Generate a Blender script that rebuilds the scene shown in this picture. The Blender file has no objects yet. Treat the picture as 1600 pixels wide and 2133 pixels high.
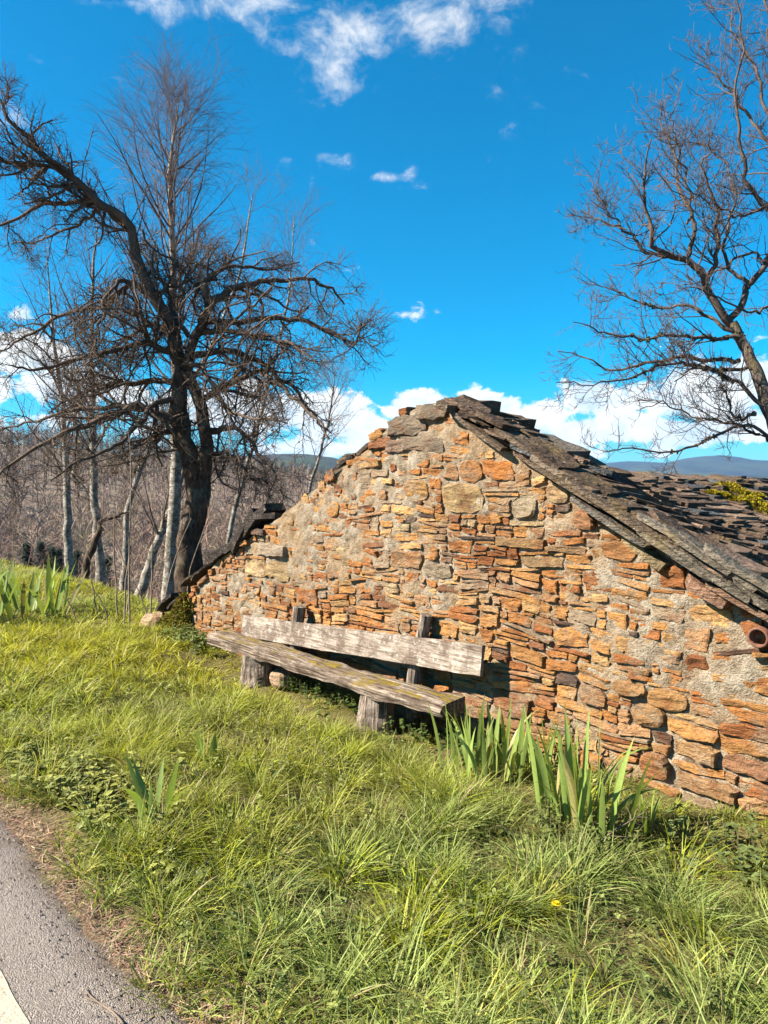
import bpy, math, random
import numpy as np
R = math.radians
rng = np.random.default_rng(7)
random.seed(7)
scene = bpy.context.scene
COL = scene.collection

# ------------------------------------------------------------------ camera
# world frame: x runs along the gable wall and the road (left is -x), y away from the road
EYE = np.array([0.0, 0.0, 1.6])
FPX, CXP, CYP, HZP = 1540.0, 800.0, 1066.5, 1010.0
PITCH = math.atan((CYP - HZP) / FPX)
ANG = R(42)
FW = np.array([-math.cos(ANG) * math.cos(PITCH), math.sin(ANG) * math.cos(PITCH), -math.sin(PITCH)])
RT = np.array([math.sin(ANG), math.cos(ANG), 0.0])
UP = np.cross(RT, FW)
cam_d = bpy.data.cameras.new('camera')
cam = bpy.data.objects.new('camera', cam_d)
COL.objects.link(cam)
cam.location = EYE
cam.rotation_euler = (R(90) - PITCH, 0, R(90) - ANG)
cam_d.sensor_fit = 'VERTICAL'
cam_d.sensor_height = 36.0
cam_d.lens = 36.0 * FPX / 2133.0
cam_d.clip_start = 0.05
cam_d.clip_end = 40000
scene.camera = cam

def ray(px, py):
    return FW + RT * (px - CXP) / FPX - UP * (py - CYP) / FPX
def onY(px, py, y):
    d = ray(px, py); return EYE + d * (y / d[1])
def onZ(px, py, z):
    d = ray(px, py); return EYE + d * ((z - EYE[2]) / d[2])
def atD(px, py, dep):
    return EYE + ray(px, py) * dep

# ------------------------------------------------------------------ light and exposure
SUN_AZ = np.array([-0.54, -0.84]); SUN_AZ = SUN_AZ / np.linalg.norm(SUN_AZ)
SUN_EL = R(38)
SUN = np.array([SUN_AZ[0] * math.cos(SUN_EL), SUN_AZ[1] * math.cos(SUN_EL), math.sin(SUN_EL)])
sun_d = bpy.data.lights.new('sun', 'SUN')
sun_d.energy = 5.0
sun_d.angle = R(0.55)
sun_d.color = (1.0, 0.91, 0.76)
sun = bpy.data.objects.new('sun', sun_d)
COL.objects.link(sun)
sun.rotation_euler = (R(90) - SUN_EL, 0, math.atan2(SUN_AZ[1], SUN_AZ[0]) + R(90))
vs = scene.view_settings
vs.view_transform = 'Standard'; vs.look = 'None'; vs.gamma = 1.0; vs.use_curve_mapping = False
vs.exposure = 1.95
scene.cycles.use_denoising = True
scene.cycles.max_bounces = 6
scene.cycles.diffuse_bounces = 3
scene.cycles.transmission_bounces = 3
scene.cycles.transparent_max_bounces = 6
scene.cycles.volume_bounces = 0

# ------------------------------------------------------------------ node helpers
class NT:
    def __init__(s, tree): s.t = tree
    def n(s, typ, **kw):
        nd = s.t.nodes.new(typ)
        for k, v in kw.items(): setattr(nd, k, v)
        return nd
    def put(s, sock, v):
        if isinstance(v, bpy.types.NodeSocket): s.t.links.new(v, sock)
        elif isinstance(v, (tuple, list, np.ndarray)):
            v = [float(q) for q in v]
            if len(v) == 3 and len(sock.default_value) == 4: v = v + [1.0]
            sock.default_value = v
        else: sock.default_value = v
    def math(s, op, a, b=None, c=None, clamp=False):
        nd = s.n('ShaderNodeMath', operation=op, use_clamp=clamp)
        s.put(nd.inputs[0], a)
        if b is not None: s.put(nd.inputs[1], b)
        if c is not None: s.put(nd.inputs[2], c)
        return nd.outputs[0]
    def vec(s, op, a, b=None):
        nd = s.n('ShaderNodeVectorMath', operation=op)
        s.put(nd.inputs[0], a)
        if b is not None: s.put(nd.inputs[1], b)
        return nd.outputs['Value'] if op in ('DOT_PRODUCT', 'LENGTH') else nd.outputs[0]
    def noise(s, vec, scale, detail=4, rough=0.55, dist=0.0, col=False, dim='3D'):
        nd = s.n('ShaderNodeTexNoise', noise_dimensions=dim)
        if vec is not None: s.put(nd.inputs['Vector'], vec)
        nd.inputs['Scale'].default_value = scale; nd.inputs['Detail'].default_value = detail
        nd.inputs['Roughness'].default_value = rough; nd.inputs['Distortion'].default_value = dist
        return nd.outputs['Color' if col else 'Fac']
    def voro(s, vec, scale, feature='F1', out='Distance', rand=1.0):
        nd = s.n('ShaderNodeTexVoronoi', feature=feature)
        s.put(nd.inputs['Vector'], vec)
        nd.inputs['Scale'].default_value = scale; nd.inputs['Randomness'].default_value = rand
        return nd.outputs[out]
    def ramp(s, fac, stops, interp='LINEAR'):
        nd = s.n('ShaderNodeValToRGB'); cr = nd.color_ramp; cr.interpolation = interp
        while len(cr.elements) < len(stops): cr.elements.new(0.5)
        for e, (p, c) in zip(cr.elements, stops):
            e.position = p; e.color = (c, c, c, 1) if isinstance(c, (int, float)) else (*c, 1)
        s.put(nd.inputs[0], fac)
        return nd.outputs[0]
    def mix(s, fac, a, b, blend='MIX'):
        nd = s.n('ShaderNodeMix', data_type='RGBA', blend_type=blend)
        s.put(nd.inputs[0], fac); s.put(nd.inputs[6], a); s.put(nd.inputs[7], b)
        return nd.outputs[2]
    def scale3(s, vec, sx, sy, sz):
        return s.vec('MULTIPLY', vec, (sx, sy, sz))
    def geo_pos(s): return s.n('ShaderNodeNewGeometry').outputs['Position']
    def attr(s, name, out='Color'): return s.n('ShaderNodeAttribute', attribute_name=name).outputs[out]
    def bump(s, h, dist, strength=1.0, normal=None):
        nd = s.n('ShaderNodeBump'); nd.inputs['Strength'].default_value = strength
        nd.inputs['Distance'].default_value = dist
        s.put(nd.inputs['Height'], h)
        if normal is not None: s.put(nd.inputs['Normal'], normal)
        return nd.outputs[0]
    def hsv(s, col, h=0.5, sat=1.0, v=1.0):
        nd = s.n('ShaderNodeHueSaturation')
        s.put(nd.inputs['Hue'], h); s.put(nd.inputs['Saturation'], sat); s.put(nd.inputs['Value'], v); s.put(nd.inputs['Color'], col)
        return nd.outputs[0]

def new_mat(name):
    m = bpy.data.materials.new(name); m.use_nodes = True
    t = m.node_tree; t.nodes.clear()
    return m, NT(t)
def principled(k, color, rough=0.85, normal=None, spec=0.25):
    b = k.n('ShaderNodeBsdfPrincipled')
    color = k.mix(1.0, color, (.74, .74, .74), 'MULTIPLY')
    k.put(b.inputs['Base Color'], color); k.put(b.inputs['Roughness'], rough)
    b.inputs['Specular IOR Level'].default_value = spec
    if normal is not None: k.put(b.inputs['Normal'], normal)
    return b.outputs[0]
def finish(k, shader):
    o = k.n('ShaderNodeOutputMaterial'); k.put(o.inputs['Surface'], shader)

# ------------------------------------------------------------------ world: clear sky with broken cumulus
world = bpy.data.worlds.new('World'); scene.world = world; world.use_nodes = True
wt = world.node_tree; wt.nodes.clear(); k = NT(wt)
sky = k.n('ShaderNodeTexSky', sky_type='NISHITA')
sky.sun_disc = False; sky.sun_elevation = SUN_EL
sky.sun_rotation = math.atan2(SUN_AZ[0], SUN_AZ[1])
sky.altitude = 600; sky.air_density = 1.0; sky.dust_density = 0.3; sky.ozone_density = 2.0
D = k.n('ShaderNodeTexCoord').outputs['Generated']
D = k.vec('NORMALIZE', D)
sep = k.n('ShaderNodeSeparateXYZ'); k.put(sep.inputs[0], D); dz = sep.outputs['Z']
pale = k.math('POWER', k.math('SUBTRACT', 1.0, k.math('DIVIDE', dz, 0.16), clamp=True), 1.5)      # the air whitens towards the horizon
skyc = k.mix(1.0, sky.outputs[0], k.mix(pale, (0.0, .74, 1.02), (.36, .68, .79)), 'MULTIPLY')
# cloud masses: (px, py, half width, half height, amount)
bumps = [(520, 5, 190, 40, .72), (690, 75, 150, 60, .74), (690, 150, 95, 55, .70), (900, 35, 170, 50, .72), (1020, 0, 90, 40, .5), (1000, 150, 150, 80, .26),
         (320, 0, 110, 30, .7),
         (710, 332, 42, 16, .50), (798, 370, 28, 10, .55), (855, 360, 18, 14, .52), (920, 370, 80, 14, .26), (1060, 340, 60, 22, .24), (790, 655, 70, 9, .42),
         (105, 130, 60, 16, .24), (20, 245, 50, 35, .6), (1210, 58, 60, 10, .26), (20, 740, 110, 50, .85), (20, 660, 60, 20, .45),
         (140, 810, 110, 42, .9), (560, 860, 200, 50, .9), (690, 880, 120, 36, .95), (880, 865, 80, 46, 1.05), (1000, 850, 80, 30, .95), (780, 900, 90, 36, .9), (1125, 870, 50, 36, .95),
         (1240, 825, 70, 34, .95), (1330, 830, 60, 26, .7), (1480, 820, 120, 60, 1.05), (1210, 900, 55, 28, .85), (1310, 890, 110, 28, .85),
         (1430, 900, 120, 36, .9), (1560, 880, 110, 40, .9), (1700, 840, 120, 60, 1.0), (1760, 700, 90, 50, .8),
         (640, 935, 130, 26, .75), (1290, 945, 120, 14, .5), (-150, 800, 160, 50, .95), (-250, 200, 150, 60, .7), (1900, 880, 160, 50, .9), (2300, 860, 200, 60, .95), (-600, 860, 250, 60, .95), (700, -300, 260, 90, .8), (1500, -350, 220, 80, .7)]
tot = None
for (px, py, rx, ry, am) in bumps:
    d0 = ray(px, py); d0 = d0 / np.linalg.norm(d0)
    e1 = np.cross(d0, (0, 0, 1)); e1 = e1 / np.linalg.norm(e1); e2 = np.cross(e1, d0)
    sc = (math.hypot(px - CXP, py - CYP) ** 2 + FPX ** 2) ** .5
    q = k.vec('SUBTRACT', D, d0)
    a = k.vec('DOT_PRODUCT', q, e1 * sc / rx * .8); b = k.vec('DOT_PRODUCT', q, e2 * sc / ry * .8)
    g = k.math('EXPONENT', k.math('MULTIPLY', k.math('ADD', k.math('MULTIPLY', a, a), k.math('MULTIPLY', b, b)), -1.0))
    g = k.math('MULTIPLY', g, am)
    tot = g if tot is None else k.math('MAXIMUM', tot, g)
# the same cumulus bank goes on round the whole horizon
eb = k.math('SUBTRACT', dz, 0.075); eb = k.math('DIVIDE', eb, 0.05)
band = k.math('MULTIPLY', k.math('EXPONENT', k.math('MULTIPLY', k.math('MULTIPLY', eb, eb), -1.0)), 0.42)
tot = k.math('MAXIMUM', tot, band)
dn = k.scale3(D, 1, 1, 1.5)
warp = k.vec('ADD', dn, k.vec('SCALE', k.vec('SUBTRACT', k.noise(dn, 9, 3, col=True), (.5, .5, .5))))
warp.node.inputs[1].links[0].from_node.inputs['Scale'].default_value = 0.06
n1 = k.noise(warp, 17, 9, .64)
n2 = k.noise(k.vec('ADD', warp, tuple(SUN * 0.02 + np.array([0, 0, .012]))), 15, 4, .6)
low = k.math('SUBTRACT', 1.0, k.math('DIVIDE', k.math('SUBTRACT', dz, 0.05), 0.35), clamp=True)   # 1 near the horizon, 0 higher up
raw = k.math('ADD', tot, k.math('MULTIPLY', k.math('SUBTRACT', n1, 0.5), k.math('ADD', 2.3, k.math('MULTIPLY', low, -.5))))
gain = k.math('ADD', 1.0, k.math('MULTIPLY', low, 4.75))
dens = k.math('MULTIPLY', k.math('SUBTRACT', raw, 0.36), gain, clamp=True)
dens = k.n('ShaderNodeMapRange', interpolation_type='SMOOTHSTEP').inputs[0].node
k.put(dens.inputs[0], k.math('MULTIPLY', k.math('SUBTRACT', raw, k.math('ADD', .30, k.math('MULTIPLY', low, .07))), gain, clamp=True)); dens = dens.outputs[0]
shade = k.math('ADD', 0.62, k.math('MULTIPLY', k.math('SUBTRACT', n1, n2), 3.2), clamp=True)
thick = k.math('MULTIPLY', k.math('SUBTRACT', raw, .5), 1.5, clamp=True)
cl = k.mix(shade, (4.0, 4.8, 5.6), (6.9, 6.7, 6.3))
cl = k.mix(k.math('MULTIPLY', thick, .5), cl, (6.9, 6.7, 6.4))
out = k.mix(k.math('MULTIPLY', dens, k.math('ADD', .8, k.math('MULTIPLY', low, .18))), skyc, cl)
bg = k.n('ShaderNodeBackground'); k.put(bg.inputs[0], out); bg.inputs[1].default_value = 0.05
wo = k.n('ShaderNodeOutputWorld'); k.put(wo.inputs[0], bg.outputs[0])

# ------------------------------------------------------------------ mesh helpers
def make_mesh(name, V, faces, mat, col=None, smooth=False, uv=None):
    """V (n,3); faces: list of (m,k) int arrays (each of one polygon size) or list of lists"""
    V = np.asarray(V, dtype=np.float32)
    arrs = []
    for f in (faces if isinstance(faces, list) else [faces]):
        f = np.asarray(f, dtype=np.int32)
        if f.ndim == 1: f = f[None, :]
        if len(f): arrs.append(f)
    loops = np.concatenate([a.ravel() for a in arrs])
    sizes = np.concatenate([np.full(len(a), a.shape[1], np.int32) for a in arrs])
    starts = np.concatenate([[0], np.cumsum(sizes)[:-1]]).astype(np.int32)
    me = bpy.data.meshes.new(name)
    me.vertices.add(len(V)); me.vertices.foreach_set('co', V.ravel())
    me.loops.add(len(loops)); me.loops.foreach_set('vertex_index', loops)
    me.polygons.add(len(sizes)); me.polygons.foreach_set('loop_start', starts)
    try: me.polygons.foreach_set('loop_total', sizes)
    except Exception: pass
    me.polygons.foreach_set('use_smooth', np.full(len(sizes), smooth, dtype=bool))
    if col is not None:
        c = np.ones((len(V), 4), np.float32); c[:, :3] = col
        at = me.color_attributes.new('tint', 'FLOAT_COLOR', 'POINT'); at.data.foreach_set('color', c.ravel())
    me.update(calc_edges=True)
    me.validate()
    if mat is not None: me.materials.append(mat)
    return me
def link(name, me, parent=None, loc=(0, 0, 0), **props):
    o = bpy.data.objects.new(name, me); COL.objects.link(o)
    o.location = loc
    if parent is not None: o.parent = parent
    for a, b in props.items(): o[a] = b
    return o
def thing(name, loc, label, category, group=None):
    o = bpy.data.objects.new(name, None); COL.objects.link(o); o.location = loc
    o.empty_display_size = .2
    o['label'] = label; o['category'] = category
    if group: o['group'] = group
    return o
class MB:
    """collects pieces into one mesh"""
    def __init__(s): s.V = []; s.F = {}; s.C = []; s.n = 0
    def add(s, V, faces, col=None):
        V = np.asarray(V, float)
        for f in (faces if isinstance(faces, list) else [faces]):
            f = np.asarray(f, int)
            if f.ndim == 1: f = f[None]
            s.F.setdefault(f.shape[1], []).append(f + s.n)
        s.V.append(V); s.n += len(V)
        s.C.append(np.broadcast_to(np.array([1, 1, 1.] if col is None else col, float), (len(V), 3)))
    def mesh(s, name, mat, smooth=False, off=(0, 0, 0)):
        return make_mesh(name, np.concatenate(s.V) - np.asarray(off, float), [np.concatenate(v) for v in s.F.values()], mat, np.concatenate(s.C), smooth)

_perm = np.random.default_rng(3).random((64, 64, 64)).astype(np.float32)
def vnoise(P):
    P = np.asarray(P, float)
    i = np.floor(P).astype(int); f = P - i; f = f * f * (3 - 2 * f)
    r = 0
    for dx in (0, 1):
        for dy in (0, 1):
            for dz_ in (0, 1):
                w = (f[..., 0] if dx else 1 - f[..., 0]) * (f[..., 1] if dy else 1 - f[..., 1]) * (f[..., 2] if dz_ else 1 - f[..., 2])
                r = r + w * _perm[(i[..., 0] + dx) & 63, (i[..., 1] + dy) & 63, (i[..., 2] + dz_) & 63]
    return r * 2 - 1
def fbm(P, oct=4, gain=.5):
    P = np.asarray(P, float); r = 0; a = 1.0; t = 0
    for o in range(oct):
        r = r + a * vnoise(P * 2 ** o + 17.3 * o); t += a; a *= gain
    return r / t
def p2(x, y, z=0.0): return np.stack(np.broadcast_arrays(np.asarray(x, float), np.asarray(y, float), np.asarray(z, float)), -1)
def sstep(a, b, x): t = np.clip((np.asarray(x, float) - a) / (b - a), 0, 1); return t * t * (3 - 2 * t)
def unit(v): return v / np.maximum(np.linalg.norm(v, axis=-1, keepdims=True), 1e-9)

def tubes(mb, P, rad, sides, col=None, cap=False, wob=0.0):
    """P (N,m,3), rad (N,m) -> tapered tubes"""
    N, m, _ = P.shape
    T = unit(np.gradient(P, axis=1))
    mean = unit(P[:, -1] - P[:, 0])
    ref = np.where(np.abs(mean[:, 2:3]) < .7, np.array([[0, 0, 1.]]), np.array([[1., 0, 0]]))
    U = unit(np.cross(T, ref[:, None, :])); W = np.cross(T, U)
    a = np.arange(sides) / sides * 2 * np.pi
    rr = rad[:, :, None] * np.ones(sides)
    if wob: rr = rr * (1 + wob * fbm(np.stack(np.broadcast_arrays(P[..., None, 0] * 2.0 + np.cos(a) * 1.1, P[..., None, 1] * 2 + np.sin(a) * 1.1, P[..., None, 2] * 1.6 + 0 * a), -1), 3))
    V = P[:, :, None, :] + rr[..., None] * (np.cos(a)[:, None] * U[:, :, None, :] + np.sin(a)[:, None] * W[:, :, None, :])
    idx = np.arange(N * m * sides).reshape(N, m, sides)
    q = np.stack([idx[:, :-1, :], np.roll(idx, -1, 2)[:, :-1, :], np.roll(idx, -1, 2)[:, 1:, :], idx[:, 1:, :]], -1).reshape(-1, 4)
    c = None
    if col is not None:
        c = np.broadcast_to(np.asarray(col, float).reshape((-1, 1, 1, 3)) if np.ndim(col) > 1 else np.asarray(col, float), (N, m, sides, 3)).reshape(-1, 3)
    mb.add(V.reshape(-1, 3), q, c)
    if cap:
        for e in (0, m - 1):
            f = idx[:, e, :]
            mb.F.setdefault(sides, []).append((f[:, ::-1] if e == 0 else f) + mb.n - N * m * sides)

def smooth_path(pts, n):
    """Catmull-Rom through (k,d) points, n samples"""
    pts = np.asarray(pts, float); kk = len(pts)
    ext = np.vstack([2 * pts[0] - pts[1], pts, 2 * pts[-1] - pts[-2]])
    t = np.linspace(0, kk - 1 - 1e-6, n); i = t.astype(int); f = (t - i)[:, None]
    a, b, c, d = ext[i], ext[i + 1], ext[i + 2], ext[i + 3]
    return .5 * (2 * b + (c - a) * f + (2 * a - 5 * b + 4 * c - d) * f * f + (3 * b - a - 3 * c + d) * f ** 3)

# ------------------------------------------------------------------ materials
def srgb(r, g, b):
    f = lambda c: c / 12.92 if c <= .04045 else ((c + .055) / 1.055) ** 2.4
    return (f(r / 255), f(g / 255), f(b / 255))

def mat_stone():
    m, k = new_mat('schist_stone'); P = k.geo_pos(); t = k.attr('tint')
    Ps = k.scale3(P, 1, 1, 3.2)
    st = k.noise(Ps, 9, 5, .65); fine = k.noise(k.scale3(P, 1, 1, 2.2), 60, 4, .7); sp = k.noise(P, 22, 4, .6); iron = k.noise(P, 6.5, 3, .6, .6)
    c = k.mix(1.0, t, k.ramp(st, [(.25, (.55, .48, .42)), (.5, (1.05, 1.0, .95)), (.75, (1.4, 1.28, 1.1))]), 'MULTIPLY')
    c = k.mix(k.ramp(iron, [(.5, 0.0), (.68, .62)]), c, (.30, .105, .035))
    c = k.mix(k.ramp(sp, [(.58, 0.0), (.72, .5)]), c, (.50, .36, .20))
    c = k.mix(k.ramp(fine, [(.3, .45), (.5, 0.0)]), c, (.10, .062, .04))
    c = k.mix(k.ramp(k.noise(P, 3.3, 3, .6), [(.58, 0.0), (.75, .4)]), c, (.42, .32, .22))
    c = k.mix(k.ramp(k.noise(P, 4.6, 6, .72), [(.53, 0.0), (.62, .62)]), c, k.ramp(fine, [(.35, (.24, .175, .12)), (.55, (.45, .365, .26))]))
    c = k.mix(k.ramp(k.noise(k.scale3(P, 1, 1, 1.7), 24, 5, .75), [(.30, .8), (.43, 0.0)]), c, (.085, .045, .025))
    c = k.mix(1.0, c, k.ramp(k.noise(P, 1.5, 4, .65), [(.3, (.58, .54, .52)), (.5, (.95, .93, .92)), (.7, (1.08, 1.05, 1.0))]), 'MULTIPLY')
    h = k.math('ADD', k.math('MULTIPLY', st, 1.0), k.math('ADD', k.math('MULTIPLY', fine, .45), k.math('MULTIPLY', k.noise(k.scale3(P, 1, 1, 1.7), 24, 5, .75), 1.0)))
    finish(k, principled(k, c, .88, k.bump(h, .045, 1.0), .2)); return m
def mat_mortar():
    m, k = new_mat('lime_mortar'); P = k.geo_pos()
    big = k.noise(P, 1.6, 3, .6); mid = k.noise(P, 11, 5, .65); fine = k.noise(P, 85, 3, .7)
    c = k.ramp(mid, [(.3, (.13, .095, .065)), (.48, (.335, .268, .195)), (.7, (.50, .43, .34))])
    c = k.mix(k.ramp(big, [(.42, 0.0), (.60, .65)]), c, (.37, .235, .12))
    c = k.mix(k.ramp(fine, [(.32, .55), (.5, 0.0)]), c, (.14, .10, .07))
    c = k.mix(k.ramp(k.noise(P, 30, 2, .5), [(.6, 0.0), (.7, .5)]), c, (.46, .40, .32))
    h = k.math('ADD', mid, k.math('MULTIPLY', fine, .5))
    finish(k, principled(k, c, .95, k.bump(h, .05, 1.0), .1)); return m
def mat_slate():
    m, k = new_mat('roof_schist'); P = k.geo_pos(); t = k.attr('tint')
    n = k.noise(P, 14, 5, .65); li = k.noise(P, 30, 4, .7); st = k.noise(k.scale3(P, 1, 1, 6), 10, 4, .6)
    c = k.mix(1.0, t, k.ramp(n, [(.3, (.6, .58, .55)), (.55, (1, 1, 1)), (.75, (1.35, 1.28, 1.2))]), 'MULTIPLY')
    c = k.mix(k.ramp(li, [(.60, 0.0), (.68, .8)]), c, (.40, .34, .28))
    c = k.mix(k.ramp(k.noise(P, 2.6, 4, .6), [(.54, 0.0), (.70, .7)]), c, (.24, .17, .08))
    finish(k, principled(k, c, .82, k.bump(k.math('ADD', k.math('ADD', n, st), k.math('MULTIPLY', li, .8)), .035, 1.0), .08)); return m
def mat_wood(lichen=0.0):
    m, k = new_mat('weathered_wood'); P = k.geo_pos()
    g = k.noise(k.scale3(P, 2.2, 26, 26), 2.0, 4, .6, .25); gg = k.noise(k.scale3(P, 2, 60, 60), 2, 3, .7); b = k.noise(P, 5.5, 5, .65)
    c = k.ramp(g, [(.28, (.085, .058, .042)), (.44, (.235, .185, .145)), (.58, (.36, .30, .25)), (.75, (.52, .455, .385))])
    c = k.mix(k.ramp(b, [(.45, 0.0), (.58, .8)]), c, (.12, .082, .062))
    c = k.mix(k.ramp(k.noise(P, 48, 4, .7), [(.3, .7), (.45, 0.0)]), c, (.06, .042, .032))
    c = k.mix(k.ramp(k.noise(P, 26, 3, .6), [(.58, 0.0), (.68, .55)]), c, (.52, .49, .43))
    if lichen:
        nz = k.n('ShaderNodeSeparateXYZ'); k.put(nz.inputs[0], k.n('ShaderNodeNewGeometry').outputs['Normal'])
        f = k.math('MULTIPLY', k.ramp(k.noise(k.scale3(P, .6, 1.6, 1), 9, 4, .65), [(.44, 0.0), (.56, .95)]), k.ramp(nz.outputs['Z'], [(.45, 0.0), (.8, 1.0)]))
        c = k.mix(k.math('MULTIPLY', f, lichen), c, (.30, .21, .03))
    h = k.math('ADD', g, k.math('ADD', k.math('MULTIPLY', gg, .4), k.math('MULTIPLY', b, .5)))
    finish(k, principled(k, c, .85, k.bump(h, .02, .9), .2)); return m
def mat_bark(name, lo, hi, moss, mossamt, scale=1.0):
    m, k = new_mat(name); P = k.geo_pos()
    a = k.noise(k.scale3(P, 1, 1, .35), 16 * scale, 5, .7); b = k.noise(P, 5 * scale, 4, .6); f = k.noise(P, 60, 3, .6)
    c = k.mix(k.ramp(a, [(.35, 0.0), (.65, 1.0)]), lo, hi)
    c = k.mix(k.ramp(b, [(.5, 0.0), (.66, mossamt)]), c, moss)
    finish(k, principled(k, c, .92, k.bump(k.math('ADD', a, k.math('MULTIPLY', f, .4)), .05, 1.0), .1)); return m
def mat_birch():
    m, k = new_mat('birch_bark'); P = k.geo_pos()
    l = k.noise(k.scale3(P, 1, 1, 3.5), 9.0, 5, .75, .6); pch = k.noise(P, 7.5, 5, .7)
    c = k.mix(k.ramp(l, [(.50, 0.0), (.60, .9)]), (.36, .325, .28), (.045, .032, .025))
    c = k.mix(k.ramp(pch, [(.46, 0.0), (.54, .9)]), c, k.ramp(k.noise(P, 14, 4, .7), [(.4, (.07, .055, .04)), (.6, (.20, .17, .125))]))
    finish(k, principled(k, c, .7, k.bump(l, .02, .6), .2)); return m
def mat_flat(name, c, rough=.9, var=.35, scale=8):
    m, k = new_mat(name); P = k.geo_pos()
    n = k.noise(P, scale, 4, .6)
    cc = k.mix(1.0, c, k.ramp(n, [(.25, (1 - var,) * 3), (.75, (1 + var,) * 3)]), 'MULTIPLY')
    finish(k, principled(k, cc, rough, None, .15)); return m
def mat_leaf(name, transl=.4, rough=.5, spec=.35, var=.25):
    m, k = new_mat(name); c = k.attr('tint'); P = k.geo_pos()
    n = k.noise(P, 55, 2, .6)
    c = k.mix(1.0, c, k.ramp(n, [(.3, (1 - var,) * 3), (.7, (1 + var,) * 3)]), 'MULTIPLY')
    p = principled(k, c, rough, None, spec)
    t = k.n('ShaderNodeBsdfTranslucent'); k.put(t.inputs[0], k.mix(1.0, c, (.85, .82, .40), 'MULTIPLY'))
    mx = k.n('ShaderNodeMixShader'); mx.inputs[0].default_value = transl
    k.put(mx.inputs[1], p); k.put(mx.inputs[2], t.outputs[0])
    finish(k, mx.outputs[0]); return m
def mat_asphalt():
    m, k = new_mat('worn_asphalt'); P = k.geo_pos()
    v = k.voro(P, 210); col = k.voro(P, 210, out='Color'); n = k.noise(P, 3, 4, .6); n2 = k.noise(P, 60, 5, .75)
    bw = k.n('ShaderNodeRGBToBW'); k.put(bw.inputs[0], col)
    c = k.ramp(bw.outputs[0], [(.2, (.21, .175, .155)), (.6, (.29, .245, .215)), (.92, (.42, .36, .315))])
    c = k.mix(k.ramp(n, [(.35, .0), (.7, .5)]), c, (.34, .29, .255))
    c = k.mix(k.ramp(n2, [(.30, .8), (.46, .0)]), c, (.08, .06, .05))
    sy = k.n('ShaderNodeSeparateXYZ'); k.put(sy.inputs[0], P)
    ed = k.math('ADD', sy.outputs['Y'], k.math('MULTIPLY', k.math('SUBTRACT', k.noise(P, 5, 4, .6), .5), .35))
    c = k.mix(k.ramp(ed, [(.86, 0.0), (1.0, .55)]), c, (.19, .13, .085))
    h = k.math('ADD', k.math('MULTIPLY', v, -1.0), k.math('MULTIPLY', n2, 1.6))
    finish(k, principled(k, c, .9, k.bump(h, .006, 1.0), .2)); return m
def mat_paint():
    m, k = new_mat('road_paint'); P = k.geo_pos()
    n = k.noise(P, 60, 4, .7); n2 = k.noise(P, 9, 3, .6)
    c = k.mix(k.ramp(k.math('ADD', n, k.math('MULTIPLY', k.math('SUBTRACT', n2, .5), .5)), [(.34, 1.0), (.46, 0.0)]), (.47, .42, .32), (.25, .21, .18))
    finish(k, principled(k, c, .85, k.bump(n, .008, .9), .2)); return m
def mat_ground():
    m, k = new_mat('ground_cover'); P = k.geo_pos()
    sy = k.n('ShaderNodeSeparateXYZ'); k.put(sy.inputs[0], P)
    dist = k.vec('LENGTH', P)
    n = k.noise(P, 7, 5, .65); n2 = k.noise(P, 45, 4, .7)
    soil = k.mix(k.ramp(n2, [(.3, 0.0), (.7, 1.0)]), (.13, .085, .055), (.27, .19, .125))
    thatch = k.mix(k.ramp(n, [(.35, 0.0), (.65, 1.0)]), (.10, .085, .03), (.17, .15, .05))
    e = k.math('ADD', sy.outputs['Y'], k.math('MULTIPLY', k.math('SUBTRACT', n, .5), .5))
    near = k.mix(k.ramp(k.math('MULTIPLY', e, .5), [(.52, 0.0), (.68, .8)]), soil, thatch)
    # bare winter woodland floor and scrub on the valley sides, meadow patches farther off
    w = k.noise(P, .11, 6, .7); w2 = k.noise(P, .9, 5, .7)
    wood = k.ramp(w, [(.3, (.15, .105, .08)), (.5, (.21, .16, .122)), (.7, (.26, .21, .16))])
    wood = k.mix(k.ramp(w2, [(.3, .6), (.55, 0.0)]), wood, (.11, .075, .065))
    mead = k.ramp(k.noise(P, .006, 3, .5), [(.56, 0.0), (.6, 1.0)])
    far_ = k.math('MULTIPLY', k.ramp(k.math('MULTIPLY', dist, .001), [(.3, 0.0), (.42, 1.0)]), mead)
    wood = k.mix(far_, wood, (.15, .16, .06))
    slope = k.ramp(k.math('MULTIPLY', k.math('ADD', sy.outputs['Y'], k.math('MULTIPLY', n, .6)), .1), [(.53, 0.0), (.62, 1.0)])
    c = k.mix(slope, near, wood)
    finish(k, principled(k, c, .95, k.bump(k.math('ADD', n, n2), .03, .8), .1)); return m

def mat_seat():
    m, k = new_mat('rotting_wood'); P = k.geo_pos()
    g = k.noise(k.scale3(P, 1.6, 30, 30), 1.6, 5, .65, .2); b = k.noise(P, 7, 5, .7)
    c = k.ramp(g, [(.34, (.035, .023, .016)), (.43, (.16, .11, .08)), (.55, (.34, .27, .21)), (.72, (.55, .47, .39))])
    c = k.mix(k.ramp(b, [(.48, 0.0), (.62, .7)]), c, (.10, .068, .05))
    nz = k.n('ShaderNodeSeparateXYZ'); k.put(nz.inputs[0], k.n('ShaderNodeNewGeometry').outputs['Normal'])
    f = k.math('MULTIPLY', k.ramp(k.noise(k.scale3(P, .5, 1.8, 1), 10, 5, .7), [(.51, 0.0), (.58, .95)]), k.ramp(nz.outputs['Z'], [(.45, 0.0), (.8, 1.0)]))
    c = k.mix(f, c, k.ramp(b, [(.35, (.17, .12, .02)), (.6, (.36, .25, .03))]))
    finish(k, principled(k, c, .9, k.bump(k.math('ADD', g, k.math('MULTIPLY', b, .5)), .045, 1.0), .15)); return m
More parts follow.
